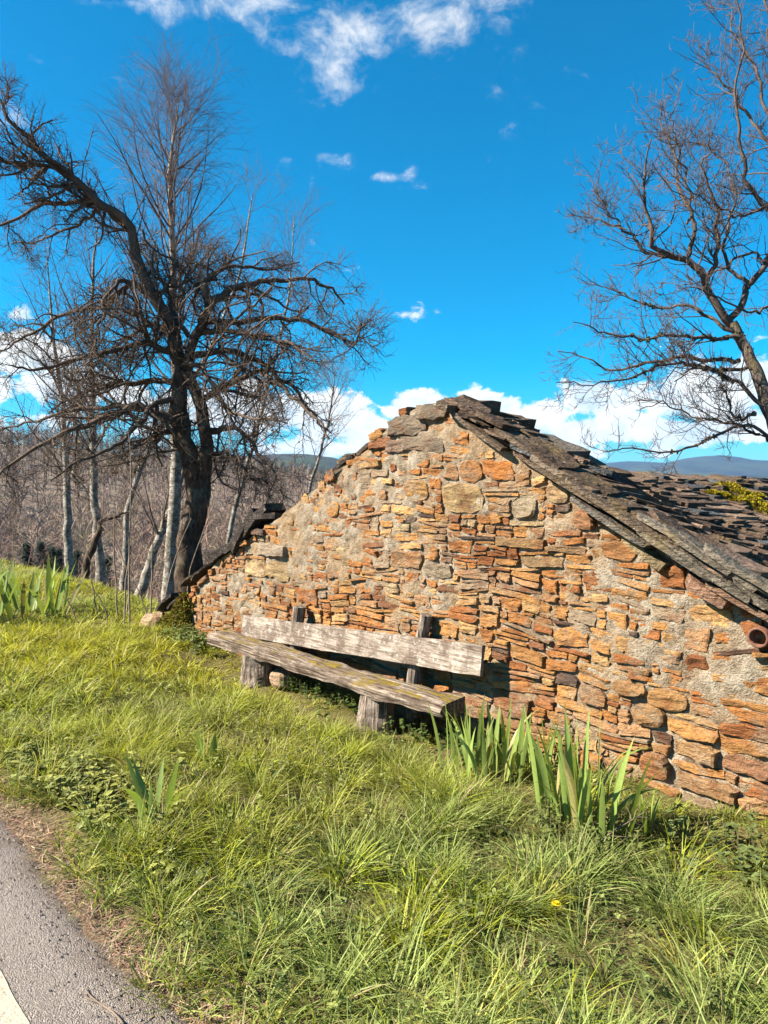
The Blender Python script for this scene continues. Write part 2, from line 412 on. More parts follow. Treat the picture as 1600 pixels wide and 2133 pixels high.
def mat_stump():
    m, k = new_mat('grey_log'); P = k.geo_pos()
    g = k.noise(k.scale3(P, 26, 26, 2.0), 1.7, 5, .65, .3); b = k.noise(P, 9, 5, .7)
    c = k.ramp(g, [(.34, (.045, .03, .022)), (.44, (.18, .135, .105)), (.56, (.33, .27, .225)), (.72, (.50, .435, .37))])
    c = k.mix(k.ramp(b, [(.5, 0.0), (.62, .6)]), c, (.12, .085, .065))
    finish(k, principled(k, c, .9, k.bump(k.math('ADD', g, k.math('MULTIPLY', b, .4)), .04, 1.0), .1)); return m
M = dict(stump=mat_stump(), stone=mat_stone(), mortar=mat_mortar(), slate=mat_slate(), wood=mat_wood(), wood_l=mat_seat(), birch=mat_birch(),
         apple=mat_bark('dark_bark', (.03, .019, .014), (.16, .105, .075), (.24, .21, .15), .5),
         walnut=mat_bark('pale_bark', (.09, .068, .055), (.24, .19, .16), (.19, .155, .07), .75),
         twig=mat_flat('twig_bark', (.115, .08, .06)), birch_twig=mat_flat('birch_twig_bark', (.15, .105, .085)),
         walnut_twig=mat_flat('walnut_twig_bark', (.12, .085, .068)), stalk=mat_flat('dry_stalk', (.24, .175, .13)),
         grass=mat_leaf('grass_blade', .40, .55, .25), iris=mat_leaf('iris_leaf', .3, .42, .4, .12), weed=mat_leaf('weed_leaf', .3, .6, .25),
         litter=mat_leaf('dry_litter', .1, .8, .1), moss=mat_leaf('moss_tuft', .2, .9, .05, .5), lichen=mat_leaf('lichen_tuft', .1, .9, .05, .4),
         asphalt=mat_asphalt(), paint=mat_paint(), ground=mat_ground(), forest=mat_leaf('winter_wood', .0, .95, .05, .3), needle=mat_flat('fir_needles', (.022, .034, .02), .9, .5, 2),
         rust=mat_flat('rusty_clay', (.16, .075, .05), .8, .4, 30), petal=mat_leaf('petal', .3, .6, .2, .05))
# ------------------------------------------------------------------ terrain
AZT = np.arctan((np.array([-3000, -800, 0, 200, 400, 550, 650, 800, 1250, 2000, 5000]) - 800) / 1540.)
CRT = (1010 - np.array([980, 930, 935, 945, 965, 990, 1012, 1035, 1040, 1030, 1040.])) / 1540.
FH = np.array([-math.cos(ANG), math.sin(ANG)]); RH = RT[:2]
def ground_z(x, y, lumps=True):
    x = np.asarray(x, float); y = np.asarray(y, float)
    zt = -0.03 - .25 * sstep(1.0, 3.9, y) + .03 * sstep(.9, 1.3, y)
    yc = 4.85 + .25 * fbm(p2(x * .35, 3.1), 2) + .25 * sstep(-9, -13, x)
    q = np.maximum(y - yc, 0)
    zn = zt - .62 * (q - .5 * (1 - np.exp(-q / .5)))
    if lumps:
        w = sstep(.95, 1.5, y)
        zn = zn + w * (.06 * fbm(p2(x * .9, y * .9, 2), 3) + .035 * fbm(p2(x * 3.1, y * 3.1, 5), 2))
    # a hump in the bank at the far left of the terrace
    zn = zn - .08 * sstep(-8.5, -12, x) * sstep(2.2, 4.2, y) * (1 - sstep(4.6, 8, y)) - .09 * sstep(-7.6, -6.6, x) * sstep(-2.6, -3.4, x) * sstep(3.1, 3.7, y) * (1 - sstep(4.3, 4.7, y))
    r = np.hypot(x, y)
    az = np.arctan2(x * RH[0] + y * RH[1], x * FH[0] + y * FH[1])
    e = np.interp(az, AZT, CRT)
    hill = -15 + (e * 400 + 16.6) * sstep(45, 400, r) + 3.0 * sstep(60, 150, r) * fbm(p2(x * .012, y * .012, 9), 4) * (1 - .7 * sstep(280, 400, r)) - .03 * np.maximum(r - 420, 0)
    hill = np.where(y < 0, -60, hill)
    return np.maximum(zn, hill)
def axis(lo, hi, fine0, fine1, step):
    a = list(np.arange(fine0, fine1, step)); s = step; v = fine1
    while v < hi: a.append(v); s *= 1.09; v += s
    s = step; v = fine0 - step; b = []
    while v > lo: b.append(v); s *= 1.09; v -= s
    return np.array(b[::-1] + a)
gx = axis(-2500, 2500, -16, 2, .12); gy = axis(-400, 2500, .7, 8, .12)
XX, YY = np.meshgrid(gx, gy)
ZZ = ground_z(XX, YY)
idx = np.arange(XX.size).reshape(XX.shape)
q = np.stack([idx[:-1, :-1], idx[:-1, 1:], idx[1:, 1:], idx[1:, :-1]], -1).reshape(-1, 4)
link('ground', make_mesh('ground', np.stack([XX, YY, ZZ], -1).reshape(-1, 3), q, M['ground'], smooth=True), kind='structure')

# road: a crowned strip of old asphalt with a crumbling edge
rx = np.concatenate([np.arange(-60, -8, .8), np.arange(-8, 2, .06), np.arange(2, 40, .8)])
edge = 1.0 + .05 * fbm(p2(rx * 1.6, 1), 3) + .03 * fbm(p2(rx * 9, 4), 2)
cols_ = [-4.2, -2, 0, .5, .8]
RV = [np.stack([rx, np.full_like(rx, c), np.full_like(rx, 0.004)], -1) for c in cols_]
RV += [np.stack([rx, edge - .06, np.full_like(rx, 0.001)], -1), np.stack([rx, edge, np.full_like(rx, -.035)], -1)]
RV = np.stack(RV, 1); n0, n1_ = RV.shape[:2]
idx = np.arange(n0 * n1_).reshape(n0, n1_)
q = np.stack([idx[:-1, :-1], idx[1:, :-1], idx[1:, 1:], idx[:-1, 1:]], -1).reshape(-1, 4)
road = link('road', make_mesh('road', RV.reshape(-1, 3), q, M['asphalt'], smooth=True), kind='structure')
le = .648 + .006 * fbm(p2(rx * 7, 8), 3)
LV = np.stack([np.stack([rx, le - .13, np.full_like(rx, .008)], -1), np.stack([rx, le, np.full_like(rx, .008)], -1)], 1)
idx = np.arange(n0 * 2).reshape(n0, 2)
link('edge_line', make_mesh('edge_line', LV.reshape(-1, 3), np.stack([idx[:-1, 0], idx[1:, 0], idx[1:, 1], idx[:-1, 1]], -1), M['paint']), parent=road)

# far hills and mountains, polar strips with real depth
def hills(name, r0, r1, pxs, ys, rough, mat, seed):
    azs = np.linspace(-1.4, 1.4, 260)
    crest = (1010 - np.interp(np.tan(np.clip(azs, -1.35, 1.35)) * 1540 + 800, pxs, ys)) / 1540
    rad = np.linspace(0, 1, 22); V = []
    for t in rad:
        r = r0 + (r1 - r0) * t
        prof = math.sin(min(t / .62, 1) * math.pi / 2) if t < .62 else 1 - .5 * ((t - .62) / .38) ** 2
        n = fbm(p2(azs * rough, t * 3.0, seed), 5) * (r1 * .010) * math.sin(math.pi * min(t * .8, 1))
        rc = r0 + (r1 - r0) * .62
        z = -40 + prof * (crest * rc + 41.6) + n * (1 if t < .6 else .6)
        V.append(np.stack([r * (np.cos(azs) * FH[0] + np.sin(azs) * RH[0]), r * (np.cos(azs) * FH[1] + np.sin(azs) * RH[1]), z], -1))
    V = np.stack(V, 0); idx = np.arange(V.shape[0] * V.shape[1]).reshape(V.shape[:2])
    q = np.stack([idx[:-1, :-1], idx[:-1, 1:], idx[1:, 1:], idx[1:, :-1]], -1).reshape(-1, 4)
    return link(name, make_mesh(name, V.reshape(-1, 3), q, mat, smooth=True), kind='structure')
def mat_hill():
    m, k = new_mat('far_hill'); P = k.geo_pos()
    c = k.ramp(k.noise(P, .004, 6, .65), [(.35, (.03, .026, .025)), (.5, (.055, .045, .04)), (.6, (.065, .072, .035)), (.7, (.035, .032, .03))])
    finish(k, principled(k, c, .95, None, .05)); return m
MH = mat_hill()
hills('hills', 900, 2600, [-4000, 0, 400, 560, 640, 720, 900, 1300, 2500, 6000], [960, 955, 955, 950, 952, 962, 990, 1000, 990, 990], 9, MH, 3)
hills('mountains', 3600, 6500, [-4000, 600, 1000, 1240, 1300, 1380, 1420, 1500, 1560, 1640, 1900, 6000], [950, 966, 972, 972, 966, 971, 962, 960, 968, 964, 958, 960], 14, MH, 5)

# ------------------------------------------------------------------ the stone house
HB = np.array([-4.0, 4.23, -.25])
house = thing('stone_house', HB, 'low ruined house of orange rubble stone with a sagging slab roof', 'house')
GX = np.array([-9.3, -8.35, -8.17, -7.53, -6.75, -6.22, -5.36, -4.85, -4.55, -4.25, -4.0, -3.75, -1.574, -.4])
GZ = np.array([-.1, .15, .30, .74, 1.08, 1.29, 1.71, 1.93, 2.14, 2.24, 2.24, 2.09, .90, .27])
def ztop(x): return np.interp(x, GX, GZ)
def mort_amt(x, z):
    """where the mortar was smeared thick over the stones (0..1)"""
    b = lambda cx, cz, rx_, rz_: np.exp(-(((x - cx) / rx_) ** 2 + ((z - cz) / rz_) ** 2))
    m = .95 * b(-5.75, 1.25, .55, .4) + .7 * b(-5.2, .95, .5, .3) + .3 * b(-2.0, .62, .45, .18) + .55 * b(-6.0, .62, .7, .25) + .5 * b(-1.75, .25, .25, .4) + .5 * b(-7.3, .35, .6, .3) + .5 * b(-3.9, .45, .25, .2)
    m = m + .5 * b(-4.45, 2.05, .4, .25) + .3 * b(-1.3, .4, .5, .5)
    return np.clip(m + .30 * fbm(p2(x * 1.3, z * 1.8, 3), 3) + .09 - .75 * sstep(.25, -.1, z - .1 * (x + 4)) * sstep(-5, -4, x), 0, 1)
def warp_w(x, z):
    return x + .03 * fbm(p2(x * 2.2, z * 3, 1), 2), z + .06 * fbm(p2(x * .9, z * 1.6, 6), 2) + .016 * fbm(p2(x * 4, z * 3, 8), 2)
# mortar bed
mxs = np.arange(-8.35, -.39, .02); mt = np.linspace(0, 1, 130)
MXX, MT = np.meshgrid(mxs, mt)
MZZ = -.55 + MT * (ztop(MXX) - .0 + .55)
MA = mort_amt(MXX, MZZ)
dep = .012 - .027 * MA + .030 * fbm(p2(MXX * 12, MZZ * 15, 2), 4, .65) + .02 * fbm(p2(MXX * 2, MZZ * 2.5, 4), 2) - .004
MYY = 4.23 + dep
idx = np.arange(MXX.size).reshape(MXX.shape)
q = np.stack([idx[:-1, :-1], idx[:-1, 1:], idx[1:, 1:], idx[1:, :-1]], -1).reshape(-1, 4)
wall = link('gable_wall', make_mesh('gable_wall', np.stack([MXX, MYY, MZZ], -1).reshape(-1, 3) - HB, q, M['mortar'], smooth=True), parent=house)
# the core of the wall and the other walls behind it
core = MB()
gx_ = np.linspace(-8.33, -.42, 60)
f_ = np.stack([gx_, np.full(60, 4.30), ztop(gx_) - .02], -1); b_ = f_ + (0, .42, 0); fb = f_.copy(); fb[:, 2] = -3; bb = b_.copy(); bb[:, 2] = -3
V = np.concatenate([fb, f_, b_, bb]); i = np.arange(59)
core.add(V, [np.stack([i + a * 60, i + 1 + a * 60, i + 1 + ((a + 1) % 4) * 60, i + ((a + 1) % 4) * 60], -1) for a in range(4)])
core.add(V, [np.array([[0, 60, 120, 180], [59, 239, 179, 119]])])
link('wall_core', core.mesh('wall_core', M['mortar'], off=HB), parent=house)
def boxm(mb, lo, hi, col=None):
    lo = np.array(lo, float); hi = np.array(hi, float)
    V = np.array([[a, b, c] for a in (lo[0], hi[0]) for b in (lo[1], hi[1]) for c in (lo[2], hi[2])])
    mb.add(V, np.array([[0, 1, 3, 2], [4, 6, 7, 5], [0, 4, 5, 1], [2, 3, 7, 6], [0, 2, 6, 4], [1, 5, 7, 3]]), col)
for lo, hi in (((-8.30, 4.73, -3), (-7.9, 11.4, .02)), ((-.85, 4.73, -3), (-.45, 11.4, .12)), ((-7.89, 11.0, -3), (-.86, 11.39, .02))):
    sm = MB(); boxm(sm, lo, hi); link('side_wall', sm.mesh('side_wall', M['mortar'], off=HB), parent=house)

PAL = [((.54, .245, .080), 4.8), ((.60, .32, .115), 5.0), ((.66, .425, .195), 2.8), ((.42, .17, .06), 2.6), ((.52, .31, .165), 3.0), ((.29, .145, .08), 1.0), ((.42, .33, .235), 1.3), ((.12, .085, .072), .5), ((.62, .49, .28), .6)]
PC = np.array([p[0] for p in PAL]); PW = np.array([p[1] for p in PAL]); PW = PW / PW.sum()
def stone_mesh(cx, cz, w, h, col, proud, rg, expo=None, rot=0.0):
    N = 20
    if expo:      # rounded cobble
        a = np.arange(N) / N * 2 * np.pi
        r = (np.abs(np.cos(a)) ** (expo + .5) + np.abs(np.sin(a)) ** (expo + .5)) ** (-1 / (expo + .5))
        X, Z = w / 2 * r * np.cos(a) * (1 - .14 * rg.random(N)), h / 2 * r * np.sin(a) * (1 - .14 * rg.random(N))
    else:         # broken block: four to six straight, uneven sides
        ji = lambda s_: rg.uniform(0, .24) * s_
        m_ = min(w, h) * 1.3
        K = [(-w / 2 + ji(m_), -h / 2 + ji(h) * .6), (w / 2 - ji(m_), -h / 2 + ji(h) * .6), (w / 2 - ji(m_) * .5, h / 2 - ji(h) * .8), (-w / 2 + ji(m_) * .5, h / 2 - ji(h) * .8)]
        for cidx in sorted(rg.choice(4, rg.integers(0, 3), replace=False))[::-1]:
            p_, c_, n_ = np.array(K[cidx - 1]), np.array(K[cidx]), np.array(K[(cidx + 1) % 4 if len(K) == 4 else (cidx + 1) % len(K)])
            f1, f2 = rg.uniform(.12, .4, 2); K[cidx:cidx + 1] = [tuple(c_ + (p_ - c_) * f1), tuple(c_ + (n_ - c_) * f2)]
        K = np.array(K); E_ = np.roll(K, -1, 0) - K; ln = np.linalg.norm(E_, axis=1); cum = np.concatenate([[0], np.cumsum(ln)])
        # keep the corners, fill the sides
        cnt = np.maximum(1, np.round(ln / ln.sum() * N).astype(int))
        while cnt.sum() > N: cnt[np.argmax(cnt)] -= 1
        while cnt.sum() < N: cnt[np.argmax(ln / cnt)] += 1
        pts = np.concatenate([K[i_] + E_[i_] * (np.arange(cnt[i_]) / cnt[i_])[:, None] for i_ in range(len(K))])
        pts = pts + rg.normal(0, .045, (N, 2)) * min(w, h)
        X, Z = pts[:, 0], pts[:, 1]
    X, Z = X, Z + rg.normal(0, .03) * X
    if rot: X, Z = X * math.cos(rot) - Z * math.sin(rot), X * math.sin(rot) + Z * math.cos(rot)
    gxx, gzz = rg.normal(0, .10), rg.normal(0, .16)
    rings = [(1.0, .09, 0), (1.0, .0, 0), (.965, -.80 * proud, .6), (.84, -1.0 * proud, 1), (.55, -1.05 * proud, 1), (.28, -1.05 * proud, 1)]
    V = []
    for s, y, nz in rings:
        x, z = X * s, Z * s
        yy = y + nz * (gxx * x + gzz * z)
        V.append(np.stack([cx + x, np.full(N, 4.23) + yy, cz + z], -1))
    V.append(np.array([[cx, 4.23 - 1.08 * proud, cz]]))
    V = np.concatenate(V)
    nz_ = np.concatenate([np.full(N, rr[2]) for rr in rings] + [[1]])
    wx, wz = warp_w(V[:, 0], V[:, 2])
    amp = min(.020, .16 * min(w, h) + .004)
    V[:, 1] += nz_ * (amp * fbm(p2(V[:, 0] * 8 + cx * 31, V[:, 2] * 24, cz * 7), 3) + .5 * amp * np.round(2.5 * fbm(p2(V[:, 0] * 3, V[:, 2] * 30, cx), 2)) / 2.0)
    V[:, 0] = wx; V[:, 2] = wz
    Q = []
    for rI in range(5):
        i = np.arange(N); j = (i + 1) % N
        Q.append(np.stack([rI * N + i, rI * N + j, (rI + 1) * N + j, (rI + 1) * N + i], -1))
    i = np.arange(N); T = np.stack([5 * N + i, 5 * N + (i + 1) % N, np.full(N, 6 * N)], -1)
    return V, [np.concatenate(Q), T], col
stones = []   # (V, F, col, importance)
res = .01; X0, Z0 = -8.32, -.50; NX, NZ = 790, 276
xs_ = X0 + (np.arange(NX) + .5) * res; zs_ = Z0 + (np.arange(NZ) + .5) * res
occ = zs_[:, None] > (ztop(xs_)[None, :] - .015)
srg = np.random.default_rng(11)
feat = [(968, 1030, 88, 66, (.66, .50, .265), .03), (1040, 972, 70, 42, (.46, .19, .055), .03), (986, 975, 52, 48, (.50, .26, .11), .025), (1095, 1050, 60, 50, (.47, .40, .28), .02), (1165, 1025, 50, 42, (.55, .42, .25), .035),
        (1290, 1137, 78, 46, (.46, .235, .095), .04), (1220, 1077, 50, 40, (.40, .21, .11), .05), (915, 1187, 62, 38, (.42, .35, .26), .035), (850, 1160, 68, 48, (.45, .26, .13), .03), (533, 1185, 42, 38, (.64, .50, .29), .03), (580, 1190, 58, 40, (.64, .49, .27), .03),
        (555, 1148, 95, 30, (.52, .45, .36), .03), (1085, 1122, 110, 22, (.42, .27, .13), .03), (1130, 1165, 95, 30, (.40, .29, .16), .02), (870, 1020, 50, 40, (.52, .31, .12), .025), (1450, 1390, 60, 85, (.33, .13, .05), .02),
        (1390, 1455, 90, 52, (.47, .27, .11), .04), (1310, 1425, 70, 40, (.45, .28, .13), .045), (1070, 1465, 90, 50, (.36, .19, .10), .04), (980, 1470, 80, 54, (.34, .19, .11), .04), (1360, 1600, 66, 60, (.42, .20, .085), .045), (1235, 1450, 60, 44, (.42, .24, .12), .04), (1350, 1490, 70, 58, (.44, .26, .12), .05),
        (1450, 1565, 100, 40, (.45, .29, .15), .04), (1470, 1635, 140, 46, (.44, .28, .15), .045), (1560, 1600, 110, 40, (.35, .19, .11), .03), (545, 1450, 10, 10, (.4, .2, .1), .02),
        (640, 1235, 50, 40, (.42, .17, .055), .025), (690, 1050, 36, 40, (.5, .28, .1), .02), (1340, 1400, 66, 20, (.40, .17, .05), .04), (1310, 1365, 66, 22, (.40, .16, .05), .04), (1320, 1385, 70, 18, (.42, .25, .12), .04), (1180, 1135, 80, 18, (.36, .24, .13), .03),
        (885, 930, 90, 34, (.30, .255, .20), .04), (855, 895, 80, 44, (.25, .21, .165), .07), (905, 862, 66, 40, (.23, .195, .155), .07), (800, 930, 44, 26, (.36, .17, .09), .05), (830, 935, 40, 26, (.30, .21, .16), .05), (940, 877, 30, 16, (.42, .22, .10), .03)]
for (px, py, wp, hp, col, pr) in feat:
    c = onY(px, py, 4.23); l = onY(px - wp / 2, py, 4.23)[0]; r_ = onY(px + wp / 2, py, 4.23)[0]
    t_ = onY(px, py - hp / 2, 4.23)[2]; b0 = onY(px, py + hp / 2, 4.23)[2]
    w, h = r_ - l, t_ - b0; cx, cz = (l + r_) / 2, (t_ + b0) / 2
    i0, i1 = int((l - X0) / res), int((r_ - X0) / res); j0, j1 = int((b0 - Z0) / res), int((t_ - Z0) / res)
    if i0 < 0 or j0 < 0: continue
    occ[j0:j1, i0:i1] = True
    col = np.array(col) * srg.uniform(.92, 1.08)
    stones.append((*stone_mesh(cx, cz, w, h, col, pr * .65, srg, 2.5 if w < h * 1.9 else None), w * h, cx))
for j in range(NZ):
    i = 0
    while i < NX:
        if occ[j, i]: i += 1; continue
        e = i
        while e < NX and not occ[j, e]: e += 1
        L = (e - i) * res
        x, z = xs_[i], zs_[j]
        low_right = (x > -5.0) and (z < .55)
        u = srg.random()
        if u < (.46 if low_right else .40): w, h = srg.uniform(.16, .50), srg.choice([.03, .03, .06])
        elif u < .70: w, h = srg.uniform(.12, .30), srg.choice([.06, .06, .09])
        elif u < (.86 if low_right else .80): w, h = srg.uniform(.15, .32), srg.choice([.09, .12, .15])
        else: w, h = srg.uniform(.06, .15), srg.choice([.03, .06, .09])
        if low_right: w *= 1.2
        w = min(w, L)
        if L - w < .07: w = L if L < .34 or h < .07 else L * srg.uniform(.35, .65)
        h = min(h, w * .75)
        nw = max(1, int(round(w / res))); nh = 1; mh = max(1, int(round(h / res)))
        # finish on a common level (every 3 cm) so that courses can run across the joints below
        mh += (-(j + mh)) % 3
        while nh < mh and j + nh < NZ and not occ[j + nh, i:i + nw].any(): nh += 1
        kk = nh
        while kk < nh + 3 and j + kk < NZ and not occ[j + kk, i:i + nw].any(): kk += 1
        if kk < nh + 3: nh = kk
        occ[j:j + nh, i:i + nw] = True
        w, h = nw * res, nh * res
        if w > .045 and h > .022:
            col = PC[srg.choice(len(PC), p=PW)] * srg.uniform(.85, 1.15)
            if x < -6.3: col = col * .9 + .1 * np.array([.45, .25, .15])
            pr = srg.uniform(.003, .017) * (1.35 if low_right else 1)
            g = srg.uniform(.002, .009)
            stones.append((*stone_mesh(x + w / 2, z + h / 2, max(w - g, .03) * 1.03, max(h - g, .018) * 1.03, col, pr, srg, None, srg.normal(0, .07)), w * h, x))
        i += nw
# rough stones bedded along the broken top of the gable
x = -8.25
while x < -4.45:
    w, h = srg.uniform(.09, .26), srg.uniform(.05, .11); col = PC[srg.choice(len(PC), p=PW)] * srg.uniform(.8, 1.15)
    if srg.random() < .72:
        sl_ = (ztop(x + w) - ztop(x)) / w
        V, Fc, col = stone_mesh(x + w / 2, ztop(x + w / 2) + srg.uniform(-.045, .015), w, h, col, srg.uniform(.01, .05), srg, None, math.atan(sl_) * srg.uniform(.1, .9))
        V[:20, 1] += srg.uniform(.1, .25); stones.append((V, Fc, col, w * h, x))
    x += w * srg.uniform(.7, 1.1)
order = sorted(range(len(stones)), key=lambda a: -stones[a][3] / (x_ * x_ if (x_ := (stones[a][4] * FW[0] + 4.23 * FW[1])) else 1) * (1 if stones[a][4] < -1.45 and stones[a][0][:, 2].min() > -.4 else .01))
small = MB()
for rank, a in enumerate(order):
    V, Fc, col, imp, _x = stones[a]
    cj = np.clip(col * (1 + .12 * fbm(V * 11, 2))[:, None], 0, 1)
    if rank < 300:
        c = V.mean(0)
        link('stone', make_mesh('stone', V - c, Fc, M['stone'], cj), parent=wall, loc=c - HB)
    else: small.add(V, Fc, cj)
link('small_stones', small.mesh('small_stones', M['stone'], off=HB), parent=wall, kind='stuff')

# roof
def ridge_z(y): return np.interp(y, [3.9, 4.7, 5.2, 5.7, 6.4, 9, 12], [2.25, 2.20, 2.02, 1.82, 1.70, 1.66, 1.62])
def roof_r(x, y):
    t = (np.asarray(x, float) + 3.97) / 3.67
    return ridge_z(y) * (1 - t) + .24 * t - .05 * np.sin(np.clip(t, 0, 1) * np.pi) * sstep(4.4, 6, y)
def roof_l(x, y):
    t = (-3.97 - np.asarray(x, float)) / 4.75
    return ridge_z(y) * (1 - t) - .02 * t - .06 * np.sin(np.clip(t, 0, 1) * np.pi)
roof = link('roof', None, parent=house)
dk = MB()
ys = np.linspace(4.40, 11.5, 18)
for fn, xa, xb in ((roof_r, -3.97, -.35), (roof_l, -3.97, -8.6)):
    xs = np.linspace(xa, xb, 12); A, B = np.meshgrid(xs, ys); Z = fn(A, B) - .05
    idx = np.arange(A.size).reshape(A.shape)
    dk.add(np.stack([A, B, Z], -1).reshape(-1, 3), np.stack([idx[:-1, :-1], idx[:-1, 1:], idx[1:, 1:], idx[1:, :-1]], -1).reshape(-1, 4))
link('roof_deck', dk.mesh('roof_deck', M['wood'], off=HB), parent=roof)
def slab(c, u, v, n, L, W, T, rg, chip=.16, npt=9):
    a = np.sort((np.arange(npt) + rg.uniform(-.28, .28, npt)) / npt * 2 * np.pi)
    e = 5.0
    r = (np.abs(np.cos(a)) ** e + np.abs(np.sin(a)) ** e) ** (-1 / e) * (1 - chip * rg.random(npt))
    X, Y = L / 2 * r * np.cos(a), W / 2 * r * np.sin(a)
    bend = rg.normal(0, .012, 2)
    top = c + X[:, None] * u + Y[:, None] * v + (T / 2 * (1 + .5 * rg.normal(0, .3, npt)) + bend[0] * (X / L * 2) ** 2)[:, None] * n
    bot = c + (X * rg.uniform(.93, 1.03, npt))[:, None] * u + (Y * rg.uniform(.93, 1.03, npt))[:, None] * v - (T / 2 * (1 + .5 * rg.normal(0, .3, npt)))[:, None] * n
    i = np.arange(npt); j = (i + 1) % npt
    ct = top.mean(0) + n * rg.normal(0, .004); cb = bot.mean(0)
    V = np.concatenate([top, bot, [ct], [cb]])
    return V, [np.stack([i + npt, j + npt, j, i], -1), np.concatenate([np.stack([i, j, np.full(npt, 2 * npt)], -1), np.stack([j + npt, i + npt, np.full(npt, 2 * npt + 1)], -1)])]
rrg = np.random.default_rng(23)
def slate_tint(rg):
    b = rg.choice([.05, .08, .11, .16], p=[.28, .36, .24, .12]) * rg.uniform(.85, 1.15)
    return b * np.array([2.0, 1.36, .98]) if rg.random() < .88 else b * np.array([.96, .98, 1.03])
sl = []
slope_len = 4.2; rows = 56
for side in (0, 1):
    fn = roof_l if side else roof_r
    xe = -8.62 if side else -.30
    nrow = rows if not side else 30
    for rI in range(nrow):
        t = 1 - (rI + .1) / nrow
        y = 4.12 + rrg.uniform(-.08, .08) + (0 if not side else .25)
        while y < 11.5:
            W = rrg.uniform(.12, .42) if rrg.random() < .85 else rrg.uniform(.4, .6); L = rrg.uniform(.22, .40)
            tt = np.clip(t + rrg.normal(0, .012), 0.0, 1)
            x = -3.97 + (xe + 3.97) * tt; yc = y + W / 2
            eps = .05; dx = eps if not side else -eps
            dd = np.array([dx, 0, fn(x + dx, yc) - fn(x, yc)]); dd /= np.linalg.norm(dd)
            vv = np.array([0, 1, (fn(x, yc + .1) - fn(x, yc - .1)) / .2]); vv = vv / np.linalg.norm(vv)
            ro = rrg.normal(0, .09); dd, vv = dd * math.cos(ro) + vv * math.sin(ro), vv * math.cos(ro) - dd * math.sin(ro)
            nn = np.cross(dd, vv) if not side else np.cross(vv, dd); nn /= np.linalg.norm(nn)
            if nn[2] < 0: nn = -nn
            T = rrg.uniform(.014, .036)
            tilt = .17 + rrg.normal(0, .04); d2 = dd * math.cos(tilt) + nn * math.sin(tilt); n2 = nn * math.cos(tilt) - dd * math.sin(tilt)
            c = np.array([x, yc, fn(x, yc)]) + nn * (.025 + rrg.uniform(0, .02))
            sl.append((slab(c, d2, vv, n2, L, W * 1.06, T, rrg), slate_tint(rrg), (-1 if side else 0), c))
            y += W * rrg.uniform(.86, 1.0)
# verge: heavier slabs stacked along the gable edge of the right slope, overhanging the wall
for lay in range(4):
    s = -.1 + rrg.uniform(0, .2)
    while s < 4.05:
        L = rrg.uniform(.25, .6); W = rrg.uniform(.22, .42); T = rrg.uniform(.018, .045)
        t = (s + L / 2) / 4.2; x = -3.97 + 3.67 * t
        over = rrg.uniform(-.02, .13) + (.03 if lay > 1 else 0)
        yc = 4.23 - over + W / 2
        dd = np.array([3.67, 0, roof_r(-.3, 4.2) - roof_r(-3.97, 4.2)]); dd /= np.linalg.norm(dd)
        vv = np.array([rrg.normal(0, .12), 1, rrg.normal(0, .07)]); vv /= np.linalg.norm(vv); nn = np.cross(dd, vv); nn /= np.linalg.norm(nn); tilt = .04 + rrg.normal(0, .07)
        d2 = dd * math.cos(tilt) + nn * math.sin(tilt); n2 = nn * math.cos(tilt) - dd * math.sin(tilt)
        c = np.array([x, yc, roof_r(x, 4.2)]) + nn * (-.035 + .036 * lay + rrg.normal(0, .006))
        sl.append((slab(c, d2, vv, n2, L, W, T, rrg, .2), slate_tint(rrg), 5, c))
        s += L * rrg.uniform(.7, .95)
# named big slabs, from the photograph: (px, py, y plane, length, width, thickness, roll, tint)
def place_slab(px, py, y, L, W, T, ang, tint, yaw=0.0, tip=0.0):
    c = onY(px, py, y)
    u = np.array([math.cos(ang), 0, -math.sin(ang)]); v = np.array([0, math.cos(tip), math.sin(tip)])
    u, v = u * math.cos(yaw) + v * math.sin(yaw), v * math.cos(yaw) - u * math.sin(yaw)
    n = np.cross(u, v)
    if n[2] < 0: n = -n
    sl.append((slab(c, u, v, n, L, W, T, rrg, .14, 11), np.array(tint), 20, c))
g1, g2, g3 = (.22, .17, .125), (.145, .105, .075), (.24, .2, .17)
place_slab(985, 858, 4.55, .40, .5, .19, .15, (.17, .125, .09)); place_slab(1050, 885, 4.8, .40, .5, .15, .28, (.13, .095, .07)); place_slab(1015, 888, 4.5, .38, .4, .10, .22, g1); place_slab(940, 858, 4.5, .2, .4, .10, .1, (.15, .115, .085)); place_slab(1075, 900, 4.9, .3, .4, .09, .3, g2)
place_slab(975, 872, 4.22, .62, .22, .035, .56, (.13, .11, .10)); place_slab(1010, 900, 4.2, .55, .25, .04, .55, g2); place_slab(945, 850, 4.2, .20, .3, .04, .35, g2)
place_slab(1115, 928, 4.5, .62, .6, .035, .40, (.27, .24, .215), 0, -.16); place_slab(1150, 930, 4.75, .55, .5, .10, .34, (.17, .145, .12)); place_slab(1190, 955, 4.8, .5, .5, .06, .4, g1)
place_slab(1085, 920, 4.20, .50, .2, .04, .5, g2); place_slab(1215, 975, 4.7, .45, .4, .06, .42, g2); place_slab(1155, 975, 4.18, .45, .2, .04, .5, g1)
place_slab(1195, 1010, 4.16, .8, .25, .035, .48, g2); place_slab(1290, 1060, 4.14, .9, .25, .035, .5, g2); place_slab(1280, 1085, 4.16, .7, .25, .035, .5, (.15, .13, .11))
